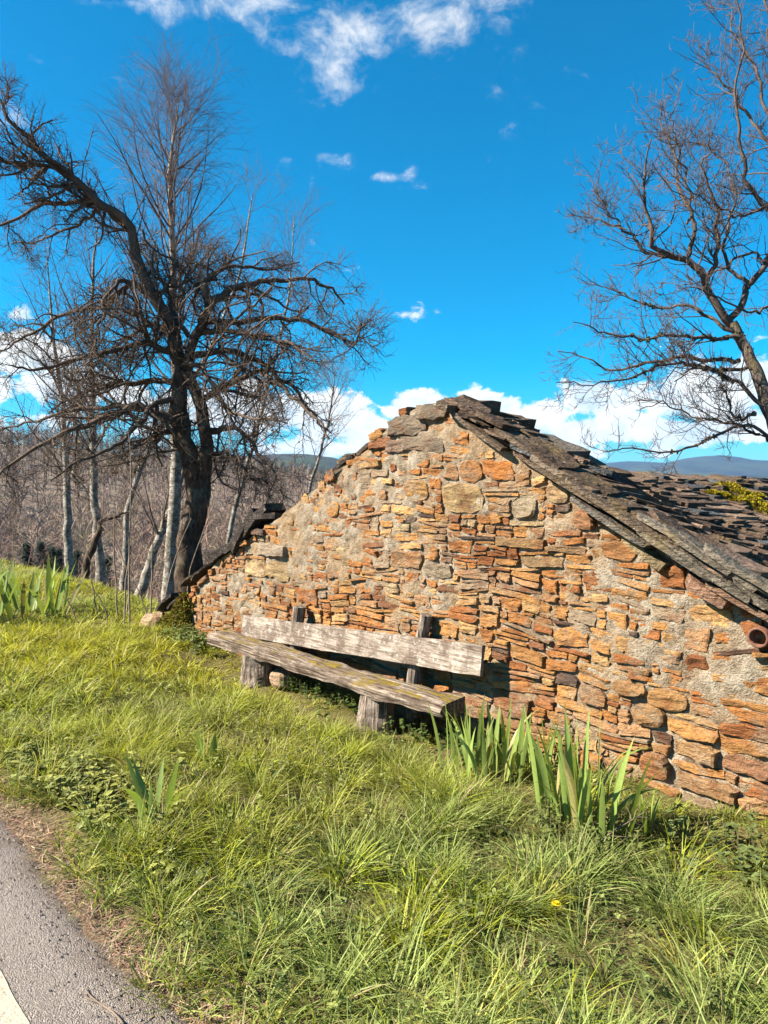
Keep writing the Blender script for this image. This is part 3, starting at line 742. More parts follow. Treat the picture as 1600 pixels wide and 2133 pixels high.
for (px, py, L, W, tn) in ((1405, 1115, .55, .10, .22), (1450, 1145, .5, .13, .17), (1500, 1172, .6, .11, .18), (1545, 1190, .5, .14, .20), (1590, 1215, .5, .12, .17), (1390, 1138, .5, .16, .15), (1440, 1172, .45, .18, .17), (1490, 1198, .5, .15, .14), (1540, 1222, .45, .2, .17), (1590, 1245, .4, .18, .14), (1360, 1110, .4, .16, .18), (1420, 1150, .35, .12, .20)):
    place_slab(px, py, 4.10 + rrg.normal(0, .02), L, W, rrg.uniform(.018, .034), .5 + rrg.normal(0, .05), np.array([1.12, .95, .74]) * tn * .85, rrg.normal(0, .05))
place_slab(1345, 1148, 4.2, .34, .16, .05, .62, (.30, .23, .14)); place_slab(1480, 1232, 4.2, .3, .2, .06, .5, (.26, .15, .10)); place_slab(1560, 1255, 4.17, .5, .2, .04, .42, (.20, .12, .08))
# the dark slabs left on the other slope
place_slab(735, 958, 4.36, .26, .26, .05, -.35, g2, 0, -.1); place_slab(722, 975, 4.33, .40, .26, .04, -.6, (.07, .055, .05)); place_slab(715, 990, 4.33, .36, .26, .03, -.52, g2)
place_slab(775, 935, 4.35, .28, .24, .04, -.5, (.12, .08, .06))
for (px, py, L, a) in ((565, 1083, .50, -.28), (548, 1095, .7, -.6), (525, 1120, .8, -.6), (500, 1140, .6, -.5), (485, 1156, .55, -.42), (465, 1160, .36, -.3), (450, 1182, .5, -.5), (430, 1195, .5, -.5), (408, 1212, .5, -.55), (385, 1247, .6, -.38), (362, 1258, .6, -.42)):
    place_slab(px, py - (7 if px > 455 else 0) + rrg.normal(0, 4), 4.33, L * (.6 if px < 455 and px > 400 else 1), .40, rrg.uniform(.015, .03) if px < 455 else rrg.uniform(.05, .10), a + rrg.normal(0, .12), (.062, .05, .045), 0, rrg.normal(0, .06))
def vis_key(s): 
    c = s[3]; return s[2] * 100 - (c[1] - 4.0) - .3 * abs(c[0] + 2.2)
sl.sort(key=vis_key, reverse=True)
rest = MB()
for rank, ((V, Fc), tint, pri, c) in enumerate(sl):
    if rank < 300 and pri >= 0: link('slate', make_mesh('slate', V - c, Fc, M['slate'], np.broadcast_to(tint, (len(V), 3))), parent=roof, loc=c - HB)
    else: rest.add(V, Fc, tint)
link('far_slates', rest.mesh('far_slates', M['slate'], off=HB), parent=roof, kind='stuff')
# moss cushions on the roof
ms = MB(); mrg = np.random.default_rng(5)
for (px, py, y, s) in [(1510, 1018, 7.6, .16), (1535, 1030, 7.5, .14), (1555, 1045, 7.3, .15), (1580, 1060, 7.2, .16), (1500, 1035, 7.3, .10), (1600, 1072, 7.1, .15), (1530, 1045, 7.2, .12), (1620, 1080, 7.0, .15), (1480, 1030, 7.4, .08), (1570, 1035, 7.7, .1)]:
    d = ray(px, py); ts = np.linspace(3, 14, 600); Q = EYE + ts[:, None] * d
    hit = np.argmax(Q[:, 2] < roof_r(Q[:, 0], Q[:, 1]) + .05); c = Q[hit]
    n = 420; v = unit(mrg.normal(size=(n, 3))); v[:, 2] = np.abs(v[:, 2]) * .38
    B = c + v * s * (1 + .25 * fbm(v * 3 + c, 2))[:, None]
    up = unit(v + (0, 0, .6) + .3 * mrg.normal(size=(n, 3))); sd = unit(np.cross(up, mrg.normal(size=(n, 3))))
    Lb = .03
    VV = np.stack([B - sd * .012, B + sd * .012, B + up * Lb], 1).reshape(-1, 3)
    cc = np.repeat(np.array([.30, .24, .02]) * mrg.uniform(.5, 1.35, (n, 1)), 3, 0)
    ms.add(VV, np.arange(3 * n).reshape(-1, 3), cc)
    a = np.linspace(0, 2 * np.pi, 13)[:-1]; rgs = []
    for fr in (1.0, .8, .45): rgs.append(np.stack([c[0] + s * fr * np.cos(a), c[1] + s * fr * np.sin(a), np.full(12, c[2] - .05 + s * .3 * (1 - fr ** 2))], -1))
    i = np.arange(12); j = (i + 1) % 12
    ms.add(np.concatenate(rgs), [np.stack([i, j, j + 12, i + 12], -1), np.stack([i + 12, j + 12, j + 24, i + 24], -1), (i + 24)[None, :]], (.2, .16, .015))
link('moss', ms.mesh('moss', M['moss'], off=HB), parent=roof, kind='stuff')
# clay pipe stub in the wall under the eaves
pb = MB(); pc = onY(1590, 1325, 4.23)
a = np.linspace(0, 2 * np.pi, 17)[:-1]; rg_ = []
for (rr, yy) in ((.058, .05), (.058, -.07), (.052, -.078), (.044, -.076), (.043, .05)): rg_.append(np.stack([pc[0] + rr * np.cos(a), np.full(16, pc[1] + yy), pc[2] + rr * np.sin(a)], -1))
i = np.arange(16); j = (i + 1) % 16
pb.add(np.concatenate(rg_), [np.concatenate([np.stack([i + 16 * s, j + 16 * s, j + 16 * (s + 1), i + 16 * (s + 1)], -1) for s in range(4)])])
link('clay_pipe', pb.mesh('clay_pipe', M['rust'], True, HB), parent=house, label='round brown clay pipe end under the eaves')
# ------------------------------------------------------------------ bench
def plank(A, B, wdir, W, T, n=70, wob=.012, seed=0, roundf=.25, taper=None):
    """a rough hewn beam from A to B; wdir is the direction of its width W, T its thickness"""
    A, B, wdir = map(lambda q: np.asarray(q, float), (A, B, wdir)); ax = unit(B - A); wdir = unit(wdir - ax * (wdir @ ax)); up = np.cross(ax, wdir)
    if up[2] < 0: up = -up
    cs = []
    for e, (a, b) in enumerate([(-1, -1), (0, -1), (1, -1), (1, 0), (1, 1), (.4, 1), (-.4, 1), (-1, 1), (-1, 0)]):
        m = 1 - roundf * .18 * (abs(a) == 1 and abs(b) == 1)
        cs.append((a * m, b * m))
    cs = np.array(cs); t = np.linspace(0, 1, n); nc = len(cs)
    P = A + t[:, None, None] * (B - A) + (cs[None, :, 0, None] * W / 2) * wdir + (cs[None, :, 1, None] * T / 2) * up
    if taper is not None: P = A + t[:, None, None] * (B - A) + (cs[None, :, 0, None] * W / 2 * taper(t)[:, None, None]) * wdir + (cs[None, :, 1, None] * T / 2 * taper(t)[:, None, None]) * up
    s = np.linalg.norm(B - A)
    nn = fbm(np.stack(np.broadcast_arrays(t[:, None] * s * 3.0 + seed, cs[None, :, 0] * 2.0, cs[None, :, 1] * 2.0 + seed), -1), 3)
    n2_ = fbm(np.stack(np.broadcast_arrays(t[:, None] * s * 9.0 + seed, cs[None, :, 0] * 4.0, cs[None, :, 1] * 4.0 + seed + 3), -1), 2)
    rad = cs[None, :, 0, None] * wdir + cs[None, :, 1, None] * up
    P = P + (wob * (nn + .5 * n2_))[..., None] * rad
    idx = np.arange(n * nc).reshape(n, nc); r2 = np.roll(idx, -1, 1)
    Q = np.stack([idx[:-1], r2[:-1], r2[1:], idx[1:]], -1).reshape(-1, 4)
    return P.reshape(-1, 3), [Q, idx[0][::-1][None], idx[-1][None]]
BB = np.array([-5.2, 3.85, ground_z(-5.2, 3.85)])
bench = thing('wooden_bench', BB, 'weathered grey plank bench with stump legs against the stone wall', 'bench')
def part(name, VF, mat, root, base, **kw):
    return link(name, make_mesh(name, VF[0] - base, VF[1], mat, kw.pop('col', None), kw.pop('smooth', False)), parent=root, **kw)
part('seat', plank((-6.92, 3.87, .005), (-3.56, 3.87, .0), (0, 1, .03), .26, .11, 140, .022, 4, .5), M['wood_l'], bench, BB, label='thick grey seat beam with yellow lichen on top')
part('backrest', plank((-6.74, 4.075, .115), (-3.44, 4.05, .335), (0, .20, 1), .225, .035, 90, .007, 9), M['wood'], bench, BB)
def log_part(name, pts, r0, r1, sides, seed):
    mb = MB(); n = 16; S = smooth_path(np.array(pts), n) + seed * 0; rr = np.linspace(r0, r1, n) * (1 + .06 * fbm(p2(np.arange(n) * .6, seed), 2))
    tubes(mb, S[None], rr[None], sides, wob=.38, cap=True)
    return link(name, mb.mesh(name, M['stump'], False, BB), parent=bench)
log_part('post', [(-5.88, 4.12, -.45), (-5.85, 4.115, 0), (-5.80, 4.13, .43)], .062, .052, 10, 2)
log_part('post', [(-4.27, 4.12, -.45), (-4.2, 4.125, .1), (-4.11, 4.15, .57)], .060, .050, 10, 3)
log_part('leg', [(-6.16, 3.85, -.52), (-6.13, 3.86, -.3), (-6.11, 3.87, -.045)], .185, .145, 14, 5)
log_part('leg', [(-4.42, 3.84, -.52), (-4.38, 3.86, -.3), (-4.36, 3.87, -.05)], .165, .135, 14, 6)

# loose stones by the bench
def boulder(name, c, s, seed, col, label, cat):
    rg = np.random.default_rng(seed); a = np.linspace(0, np.pi, 9)[1:-1]; b = np.linspace(0, 2 * np.pi, 15)[:-1]
    A, B = np.meshgrid(a, b, indexing='ij'); v = np.stack([np.sin(A) * np.cos(B), np.sin(A) * np.sin(B), np.cos(A)], -1).reshape(-1, 3)
    v = np.sign(v) * np.abs(v) ** .75
    v = np.concatenate([v, [[0, 0, .9], [0, 0, -.9]]]) * (1 + .22 * fbm(np.concatenate([v, [[0, 0, 1], [0, 0, -1]]]) * 1.6 + seed, 3))[:, None] * np.array(s)
    idx = np.arange(7 * 14).reshape(7, 14); r2 = np.roll(idx, -1, 1)
    Q = np.stack([idx[:-1], idx[1:], r2[1:], r2[:-1]], -1).reshape(-1, 4)
    T = np.concatenate([np.stack([idx[0], r2[0], np.full(14, 98)], -1), np.stack([r2[-1], idx[-1], np.full(14, 99)], -1)])
    return link(name, make_mesh(name, v, [Q, T], M['stone'], np.broadcast_to(col, (len(v), 3))), loc=c, label=label, category=cat)
boulder('stone_block', (-5.82, 3.93, -.235), (.13, .10, .085), 3, (.52, .40, .29), 'pale stone lying under the bench beside its left stump leg', 'stone')
boulder('corner_stone', onY(325, 1302, 4.2), (.22, .18, .17), 8, (.55, .42, .27), 'pale rough stone at the left foot of the gable wall', 'stone')

# ------------------------------------------------------------------ trees
def grow(P, Dv, L, Rr, nseg, gnarl, trop, rg, tip=.35, dirn=(0, 0, 1)):
    """P,Dv (N,3); L,Rr (N,) -> pts (N,nseg+1,3), rad"""
    N = len(P); pts = np.empty((N, nseg + 1, 3)); pts[:, 0] = P; d = unit(Dv)
    for s in range(nseg):
        d = unit(d + gnarl * rg.normal(size=(N, 3)) + np.asarray(trop).reshape(-1, 1) * np.asarray(dirn))
        pts[:, s + 1] = pts[:, s] + d * (L / nseg)[:, None]
    t = np.linspace(0, 1, nseg + 1)
    return pts, Rr[:, None] * (1 - (1 - tip) * t)
def spawn(pts, rad, per, t0, t1, ang, angsd, rg, lens, lfall=.5, rmul=.6, rmax=None, minr=0.0):
    """children along each branch: returns P, D, L, R"""
    N, m, _ = pts.shape; n = np.maximum(rg.poisson(per, N), 0) if np.isscalar(per) else rg.poisson(per)
    own = np.repeat(np.arange(N), n); k_ = len(own)
    t = rg.uniform(t0, t1, k_); f = t * (m - 1); i = np.minimum(f.astype(int), m - 2); fr = (f - i)[:, None]
    P = pts[own, i] * (1 - fr) + pts[own, i + 1] * fr
    T = unit(pts[own, i + 1] - pts[own, i])
    S = unit(np.cross(T, rg.normal(size=(k_, 3))))
    a = rg.normal(ang, angsd, k_)[:, None]
    Dv = T * np.cos(a) + S * np.sin(a)
    L = lens * rg.uniform(.55, 1.3, k_) * (1 - lfall * t)
    Rr = np.maximum((rad[own, i] * (1 - fr[:, 0]) + rad[own, i + 1] * fr[:, 0]) * rmul * rg.uniform(.7, 1.0, k_), minr)
    if rmax is not None: Rr = np.minimum(Rr, rmax)
    return P, Dv, L, Rr
def limb_path(pp, dep, n, rg, jit=.0, dd=0.0):
    """limb given by picture points (px,py) at depth dep, drifting dd metres in depth"""
    m = len(pp); P = np.array([atD(px, py, dep + dd * (q / (m - 1)) ** 1.3) for q, (px, py) in enumerate(pp)])
    S = smooth_path(P, n)
    S = S + jit * np.stack([fbm(p2(np.arange(n) * .55 + rg.uniform(0, 50), 1.7 * c), 2) for c in range(3)], -1)
    return S
def pad(S, n): return smooth_path(S, n)

def tree_parts(root, base, trunk_mb, crown_mbs):
    link('trunk', trunk_mb[0].mesh('trunk', trunk_mb[1], True, base), parent=root)
    for nm, mb, mat in crown_mbs: link(nm, mb.mesh(nm, mat, True, base), parent=root, **({'kind': 'stuff'} if nm == 'lichen' else {}))

# --- old apple tree at the left end of the wall
arg = np.random.default_rng(31); AD = 11.0
ab = atD(392, 1262, AD); ab[2] = ground_z(ab[0], ab[1]) - .1
apple = thing('apple_tree', ab, 'gnarled dark old fruit tree with lichened bare branches left of the house', 'tree')
tr, cr, lc = MB(), MB(), MB()
def limb(mb, pp, r0, r1, n, sides, dd=0, jit=.05, dep=AD, wob=.25, powr=1.0):
    S = limb_path(pp, dep, n, arg, jit, dd); t = np.linspace(0, 1, n)
    rr = (r0 + (r1 - r0) * t ** powr)
    tubes(mb, S[None], rr[None], sides, wob=wob); return S, rr
main, rm = limb(tr, [(392, 1300), (390, 1225), (388, 1150), (402, 1075), (408, 1010), (392, 940), (374, 880), (376, 800), (366, 720), (350, 655)], .205, .09, 46, 12, 0, .05, wob=.45, powr=.8)
stem2, rm2 = limb(tr, [(405, 1290), (410, 1190), (405, 1110), (420, 1040), (428, 960), (432, 900), (412, 830), (392, 770), (400, 715), (432, 650), (428, 590)], .125, .06, 46, 10, -.15, .05, wob=.4)
L_ = []   # (path, radii)
def LB(pp, r0, r1, dd=0, jit=.07): L_.append(limb(cr, pp, r0, r1, 26, 7, dd, jit, wob=.3))
LB([(352, 665), (318, 612), (290, 548), (265, 470), (212, 428), (160, 378), (112, 338), (62, 292), (20, 245), (2, 205)], .095, .018, -.6)
LB([(262, 468), (205, 430), (150, 424), (85, 425), (0, 468), (-60, 490)], .05, .012, .5)
LB([(130, 350), (60, 345), (0, 330), (-70, 310)], .04, .01, -.6)
LB([(212, 430), (170, 460), (90, 500), (20, 505)], .03, .008, .9)
LB([(300, 600), (262, 596), (225, 635), (140, 655), (50, 700), (0, 730)], .055, .012, 1.0)
LB([(300, 600), (250, 590), (215, 640), (205, 700), (180, 760)], .04, .01, -1.0)
LB([(430, 640), (470, 610), (530, 592), (600, 580), (670, 590), (718, 632)], .065, .014, .6)
LB([(425, 675), (500, 668), (570, 665), (640, 670), (700, 700), (742, 720), (750, 672)], .05, .009, -.5)
LB([(430, 600), (420, 590), (470, 560), (560, 560), (620, 545)], .05, .01, 1.3)
LB([(405, 700), (470, 690), (540, 700), (610, 720), (670, 760)], .05, .01, -1.1)
LB([(400, 740), (480, 735), (550, 760), (600, 800), (650, 860), (690, 905)], .055, .01, .9)
LB([(415, 830), (480, 800), (550, 775), (590, 810), (640, 850), (690, 920)], .055, .012, -1.3)
LB([(430, 900), (480, 890), (530, 930), (570, 985), (590, 1040)], .05, .01, -.8)
LB([(428, 950), (470, 945), (520, 990), (560, 1010)], .04, .008, .9)
LB([(380, 885), (335, 868), (285, 845), (205, 872), (125, 905), (40, 960), (-20, 1000)], .075, .014, -.9)
LB([(300, 852), (240, 850), (160, 850), (70, 880), (-30, 905)], .05, .01, .8)
LB([(376, 800), (320, 795), (250, 798), (170, 820), (100, 860)], .055, .012, 1.2)
LB([(370, 745), (320, 720), (250, 725), (180, 745), (90, 770), (20, 760)], .055, .012, -1.2)
LB([(362, 700), (330, 680), (280, 690), (220, 740), (160, 800)], .05, .01, .3)
LB([(378, 830), (330, 835), (290, 880), (240, 930), (170, 960), (110, 1000)], .05, .01, -1.6)
LB([(374, 780), (400, 760), (440, 790), (470, 850), (520, 870), (600, 880)], .045, .01, -1.6)
LB([(392, 700), (360, 650), (350, 600), (330, 560), (300, 500)], .04, .008, 1.0)
LB([(376, 900), (340, 900), (280, 930), (230, 985)], .045, .009, 1.4)
LB([(350, 660), (330, 610), (390, 590), (430, 560), (480, 520)], .03, .006, 1.2)
P1 = np.stack([pad(s, 26) for s, _ in L_]); Rd1 = np.stack([r for _, r in L_])
trunkP = np.stack([pad(main, 26), pad(stem2, 26)]); trunkR = np.stack([np.interp(np.linspace(0, 1, 26), np.linspace(0, 1, 46), r) for r in (rm, rm2)])
a1 = spawn(P1, Rd1, 16, .12, .98, 1.0, .3, arg, 1.2, .72, .55, .024, .008)
a0 = spawn(trunkP, trunkR, 9, .45, .98, 1.2, .3, arg, 1.3, .3, .25, .022, .010)
A1 = [np.concatenate(z) for z in zip(a1, a0)]
g1_, r1_ = grow(*A1, 8, .22, -.02, arg, .4); tubes(cr, g1_, r1_ * 1.15, 5)
A2 = spawn(g1_, r1_, 9, .1, 1, .95, .35, arg, .42, .35, .6, .010, .0045)
g2_, r2_ = grow(*A2, 6, .26, .03, arg, .5); tubes(cr, g2_, r2_, 3)
A3 = spawn(g2_, r2_, 3.6, .1, 1, .9, .35, arg, .24, .3, .7, .006, .003)
A3b = spawn(P1, Rd1, 60, .1, 1, 1.1, .3, arg, .22, .2, .2, .006, .004)
A3 = [np.concatenate(z) for z in zip(A3, A3b)]
g3_, r3_ = grow(*A3, 4, .25, .06, arg, .6); tubes(cr, g3_, r3_, 3)
# vertical water shoots on the upper left limb
ws = spawn(P1[:1], Rd1[:1], 16, .2, .9, 1.1, .2, arg, .7, .2, .2, .009, .006)
ws = (ws[0], unit(ws[1] + np.array([0, 0, 1.6])), ws[2], ws[3]); gw, rw = grow(*ws, 6, .10, .1, arg, .5); tubes(cr, gw, rw, 4)
wt2 = spawn(gw, rw, 9, .2, 1, .8, .2, arg, .13, .2, .7, .006, .004); gw2, rw2 = grow(*wt2, 3, .2, .05, arg); tubes(cr, gw2, rw2, 3)
# lichen tufts on the branches
B = np.concatenate([g1_.reshape(-1, 3), g2_[:, :3].reshape(-1, 3)]); rad_ = np.concatenate([r1_.ravel(), r2_[:, :3].ravel()])
sel = arg.random(len(B)) < .34 * sstep(-.3, .25, fbm(B * 1.3, 2)); B = B[sel]; rad_ = rad_[sel]
mL = len(B); o1 = unit(arg.normal(size=(mL, 3))); o2 = unit(np.cross(o1, arg.normal(size=(mL, 3)))); sz = arg.uniform(.010, .026, (mL, 1))
B = B + o1 * rad_[:, None]
lc.add(np.stack([B - o2 * sz, B + o1 * sz, B + o2 * sz, B - o1 * sz * .6], 1).reshape(-1, 3), np.arange(4 * mL).reshape(-1, 4), np.repeat(np.array([.27, .25, .18]) * arg.uniform(.6, 1.25, (mL, 1)), 4, 0))
tree_parts(apple, ab, (tr, M['apple']), [('crown', cr, M['twig']), ('lichen', lc, M['lichen'])])

# --- birches behind it
def birch(name, pp, dep, r0, label, nb, crown_lo, blen, seed, twigd=1.0, group='birches on the slope behind the fruit tree', droop=-.035, mat=None, ground_base=True, parts=True):
    rg = np.random.default_rng(seed); n = 40
    S = limb_path(pp, dep, n, rg, .05)
    gz = ground_z(S[0, 0], S[0, 1]) - .15
    if ground_base and gz < S[0, 2]:
        S = smooth_path(np.vstack([[S[0, 0], S[0, 1], gz], S]), n)
    t = np.linspace(0, 1, n); rr = r0 * (1 - t) ** .85 + .008
    base = S[0].copy(); root = thing(name, base, label, 'tree', group)
    a, c = MB(), MB(); tubes(a, S[None], rr[None], 9, wob=.15)
    B1 = spawn(S[None], rr[None], np.array([nb]), crown_lo, .985, .80, .16, rg, blen, .70, .42, .030, .006)
    B1 = (B1[0], unit(B1[1] + (0, 0, .12)), B1[2], B1[3])
    g, r = grow(*B1, 12, .06, .05, rg, .25); tubes(c, g, r, 4)
    B2 = spawn(g, r, 9 * twigd, .12, 1, .6, .2, rg, blen * .32, .5, .55, .007, .0032)
    g2, r2 = grow(*B2, 6, .09, .02, rg, .4); tubes(c, g2, r2, 3)
    B3 = spawn(g2, r2, 5.5 * twigd, .15, 1, .6, .25, rg, blen * .17, .4, .6, .0038, .0021)
    g3, r3 = grow(*B3, 3, .12, droop, rg, .6); tubes(c, g3, r3, 3)
    tree_parts(root, base, (a, M['birch'] if mat is None else mat), [('crown', c, M['birch_twig'])])
    return root
birch('birch_tree', [(350, 1240), (360, 1100), (366, 950), (366, 800), (363, 640), (357, 500), (353, 390), (360, 300), (372, 215)], 14.5, .125, 'tall white-trunked birch right behind the dark fruit tree, highest crown', 62, .36, 3.6, 3)
birch('birch_tree', [(215, 1235), (204, 1120), (196, 1000), (192, 860), (190, 700), (195, 560), (205, 460)], 17.5, .115, 'mottled white birch standing second from the left at the crest', 40, .40, 3.4, 5, .68)
birch('birch_tree', [(255, 1262), (262, 1150), (270, 1050), (330, 900), (440, 720), (500, 560), (525, 400)], 17.0, .085, 'slender birch with a leaning crown right of the tall birch', 46, .42, 3.0, 8, .68)
birch('birch_tree', [(465, 1230), (480, 1100), (520, 950), (560, 800), (600, 620), (612, 450)], 19.0, .07, 'pale thin birch whose hanging twigs show right of the fruit tree', 44, .35, 2.9, 10, .68, droop=-.08)
birch('birch_tree', [(145, 1195), (140, 1090), (138, 980), (132, 850), (110, 690), (95, 520)], 20.0, .12, 'straight grey-trunked tree leftmost of the trunks at the crest', 40, .38, 3.6, 12, .68)
birch('birch_tree', [(620, 1180), (640, 1040), (670, 930), (690, 840), (700, 760)], 22.0, .06, 'small pale birch showing between fruit tree and gable top', 26, .40, 2.4, 14, .8, droop=-.09)
birch('birch_tree', [(280, 1275), (305, 1200), (335, 1110), (365, 1040), (385, 960), (400, 880)], 15.5, .11, 'leaning lichened trunk just left of the fruit tree', 22, .35, 2.2, 17, .8)
birch('sapling_tree', [(178, 1208), (183, 1165), (205, 1110), (212, 1085), (245, 1075), (275, 1065)], 15.5, .085, 'crooked dark young trunk between the two leftmost birches', 16, .35, 1.6, 19, .7, None, mat=M['apple'])

# --- walnut at the right, behind the roof
wrg = np.random.default_rng(41); WD = 13.0
arg = wrg
wb = atD(1655, 1160, WD); wb[2] = ground_z(wb[0], wb[1]) - .1
walnut = thing('walnut_tree', wb, 'bare spreading tree with mossy limbs behind the roof at the right', 'tree')
tr, cr, lc = MB(), MB(), MB()
t0 = limb_path([(1672, 1040), (1636, 940), (1602, 850), (1566, 755), (1527, 672)], WD, 30, wrg, .03)
t0 = smooth_path(np.vstack([wb, t0]), 44); tr_r = np.linspace(.18, .075, 44); tubes(tr, t0[None], tr_r[None], 12, wob=.2)
L_ = []
def LW(pp, r0, r1, dd=0, jit=.06): L_.append(limb(cr, pp, r0 * .78, r1 * .8, 26, 7, dd, jit * 1.5, dep=WD, wob=.2))
LW([(1527, 675), (1495, 630), (1470, 585), (1440, 550), (1400, 535), (1365, 515), (1350, 460), (1335, 400), (1345, 340), (1350, 290)], .10, .012, -.5)
LW([(1405, 535), (1340, 515), (1300, 480), (1260, 460), (1210, 440)], .045, .010, .6)
LW([(1300, 480), (1265, 440), (1240, 390)], .022, .008, .3)
LW([(1425, 545), (1445, 470), (1420, 400), (1410, 330), (1385, 270), (1375, 215)], .055, .010, .9)
LW([(1440, 470), (1430, 380), (1405, 300), (1402, 235)], .03, .008, -.6)
LW([(1470, 585), (1500, 520), (1490, 440), (1470, 350), (1480, 280)], .055, .010, -1.0)
LW([(1520, 665), (1560, 600), (1600, 540), (1640, 470), (1650, 350), (1630, 220)], .08, .02, .6)
LW([(1527, 690), (1470, 655), (1420, 640), (1350, 635), (1280, 610), (1205, 585)], .05, .008, .8)
LW([(1535, 700), (1480, 705), (1410, 700), (1330, 705), (1260, 690), (1190, 670)], .05, .009, -.8)
LW([(1545, 752), (1480, 750), (1420, 745), (1350, 760), (1280, 770), (1220, 745), (1160, 735)], .055, .010, .5)
LW([(1552, 765), (1480, 770), (1400, 760), (1320, 780), (1250, 800), (1165, 795)], .045, .008, -1.0)
LW([(1585, 850), (1540, 800), (1500, 775), (1450, 770), (1400, 790)], .05, .012, -.5)
LW([(1575, 860), (1540, 870), (1520, 835), (1505, 800)], .04, .015, -.3)
LW([(1640, 950), (1590, 905), (1540, 890), (1470, 915), (1400, 945), (1300, 935), (1260, 940)], .05, .008, -.7)
LW([(1590, 905), (1520, 880), (1450, 870), (1380, 840), (1330, 850)], .035, .007, .7)
LW([(1650, 520), (1600, 440), (1560, 380), (1540, 300), (1530, 200), (1545, 90), (1525, 0)], .06, .012, -.6)
LW([(1650, 420), (1610, 330), (1570, 250), (1530, 200), (1480, 150), (1455, 115)], .05, .008, .4)
LW([(1640, 330), (1590, 200), (1560, 120), (1530, 60), (1530, 0)], .045, .010, .8)
LW([(1660, 300), (1620, 150), (1600, 40), (1590, -60)], .05, .010, 0)
LW([(1660, 450), (1600, 430), (1540, 450), (1490, 430), (1440, 400)], .04, .008, -.9)
LW([(1560, 600), (1520, 560), (1510, 480), (1530, 400), (1500, 330), (1450, 300)], .045, .008, 1.1)
LW([(1600, 540), (1560, 530), (1500, 560), (1440, 590), (1380, 590)], .035, .007, 1.3)
LW([(1640, 600), (1600, 640), (1560, 650), (1480, 610), (1420, 600)], .04, .008, -1.3)
P1 = np.stack([s for s, _ in L_]); Rd1 = np.stack([r for _, r in L_])
A1 = spawn(P1, Rd1, 14, .12, .98, .9, .25, wrg, .95, .4, .5, .020, .007)
g1_, r1_ = grow(*A1, 8, .15, .06, wrg, .4); tubes(cr, g1_, r1_, 5)
A2 = spawn(g1_, r1_, 5.8, .15, 1, .85, .3, wrg, .42, .3, .65, .010, .005)
A2b = spawn(P1, Rd1, 20, .15, 1, .95, .3, wrg, .4, .3, .3, .010, .005)
A2 = [np.concatenate(z) for z in zip(A2, A2b)]
g2_, r2_ = grow(*A2, 6, .17, .09, wrg, .55); tubes(cr, g2_, r2_, 3)
A3 = spawn(g2_, r2_, 2.6, .2, 1, .8, .3, wrg, .18, .2, .75, .006, .0042)
g3_, r3_ = grow(*A3, 4, .18, .12, wrg, .7); tubes(cr, g3_, r3_, 3)
# moss on the lower limbs and trunk
mp, mr = [], []
for q_ in (7, 8, 9, 10, 11, 12, 13): mp.append(P1[q_][2:18]); mr.append(Rd1[q_][2:18])
Bp = np.concatenate(mp + [t0[10:]]); Br = np.concatenate(mr + [tr_r[10:]])
rep = 46; Bp = np.repeat(Bp, rep, 0) + unit(wrg.normal(size=(len(Bp) * rep, 3))) * np.repeat(Br, rep)[:, None] * .95 + wrg.normal(0, .012, (len(Bp) * rep, 3)) + np.repeat(np.gradient(Bp, axis=0), rep, 0) * 0; Br = np.repeat(Br, rep)
keep = fbm(Bp * 2.2, 2) > .02; Bp, Br = Bp[keep], Br[keep]; mL = len(Bp)
o1 = unit(wrg.normal(size=(mL, 3)) + (0, 0, .3)); o2 = unit(np.cross(o1, wrg.normal(size=(mL, 3)))); sz = wrg.uniform(.010, .028, (mL, 1))
Bp = Bp + 0 * o1
lc.add(np.stack([Bp - o2 * sz, Bp + o1 * sz, Bp + o2 * sz, Bp - o1 * sz * .6], 1).reshape(-1, 3), np.arange(4 * mL).reshape(-1, 4), np.repeat(np.array([.15, .125, .06]) * wrg.uniform(.6, 1.25, (mL, 1)), 4, 0))
tree_parts(walnut, wb, (tr, M['walnut']), [('crown', cr, M['walnut_twig']), ('lichen', lc, M['lichen'])])
# twiggy shrubs behind the roof
def shrub(name, px, py, dep, h, n, label, seed, mat, group=None, spread=.35):
    rg = np.random.default_rng(seed); b = atD(px, py, dep); b[2] = ground_z(b[0], b[1]) - .05
    root = thing(name, b, label, 'shrub', group); st, tw = MB(), MB()
    top = atD(px, py, dep)[2]; H = (top - b[2]) + h
    P = np.repeat(b[None], n, 0) + rg.normal(0, .1, (n, 3)) * (1, 1, 0); Dv = rg.normal(0, spread, (n, 3)); Dv[:, 2] = 1
    g, r = grow(P, Dv, H * rg.uniform(.7, 1.05, n), np.full(n, .022), 14, .07, .02, rg, .25); tubes(st, g, r, 5)
    a = spawn(g, r, 16, .35, 1, .7, .2, rg, .8, .4, .5, .009, .005); g2, r2 = grow(*a, 7, .1, .06, rg, .4); tubes(tw, g2, r2, 3)
    a = spawn(g2, r2, 6, .1, 1, .7, .2, rg, .32, .3, .6, .005, .0035); g3, r3 = grow(*a, 4, .12, .03, rg, .5); tubes(tw, g3, r3, 3)
    link('stems', st.mesh('stems', mat, True, b), parent=root); link('twigs', tw.mesh('twigs', M['birch_twig'], True, b), parent=root)
shrub('twiggy_shrub', 1560, 1010, 14.5, 1.1, 9, 'leafless twiggy shrub behind the mossy end of the roof', 3, M['walnut_twig'])
shrub('twiggy_shrub', 1480, 1010, 18, .6, 6, 'low leafless bush rising behind the middle of the roof ridge', 4, M['walnut_twig'])

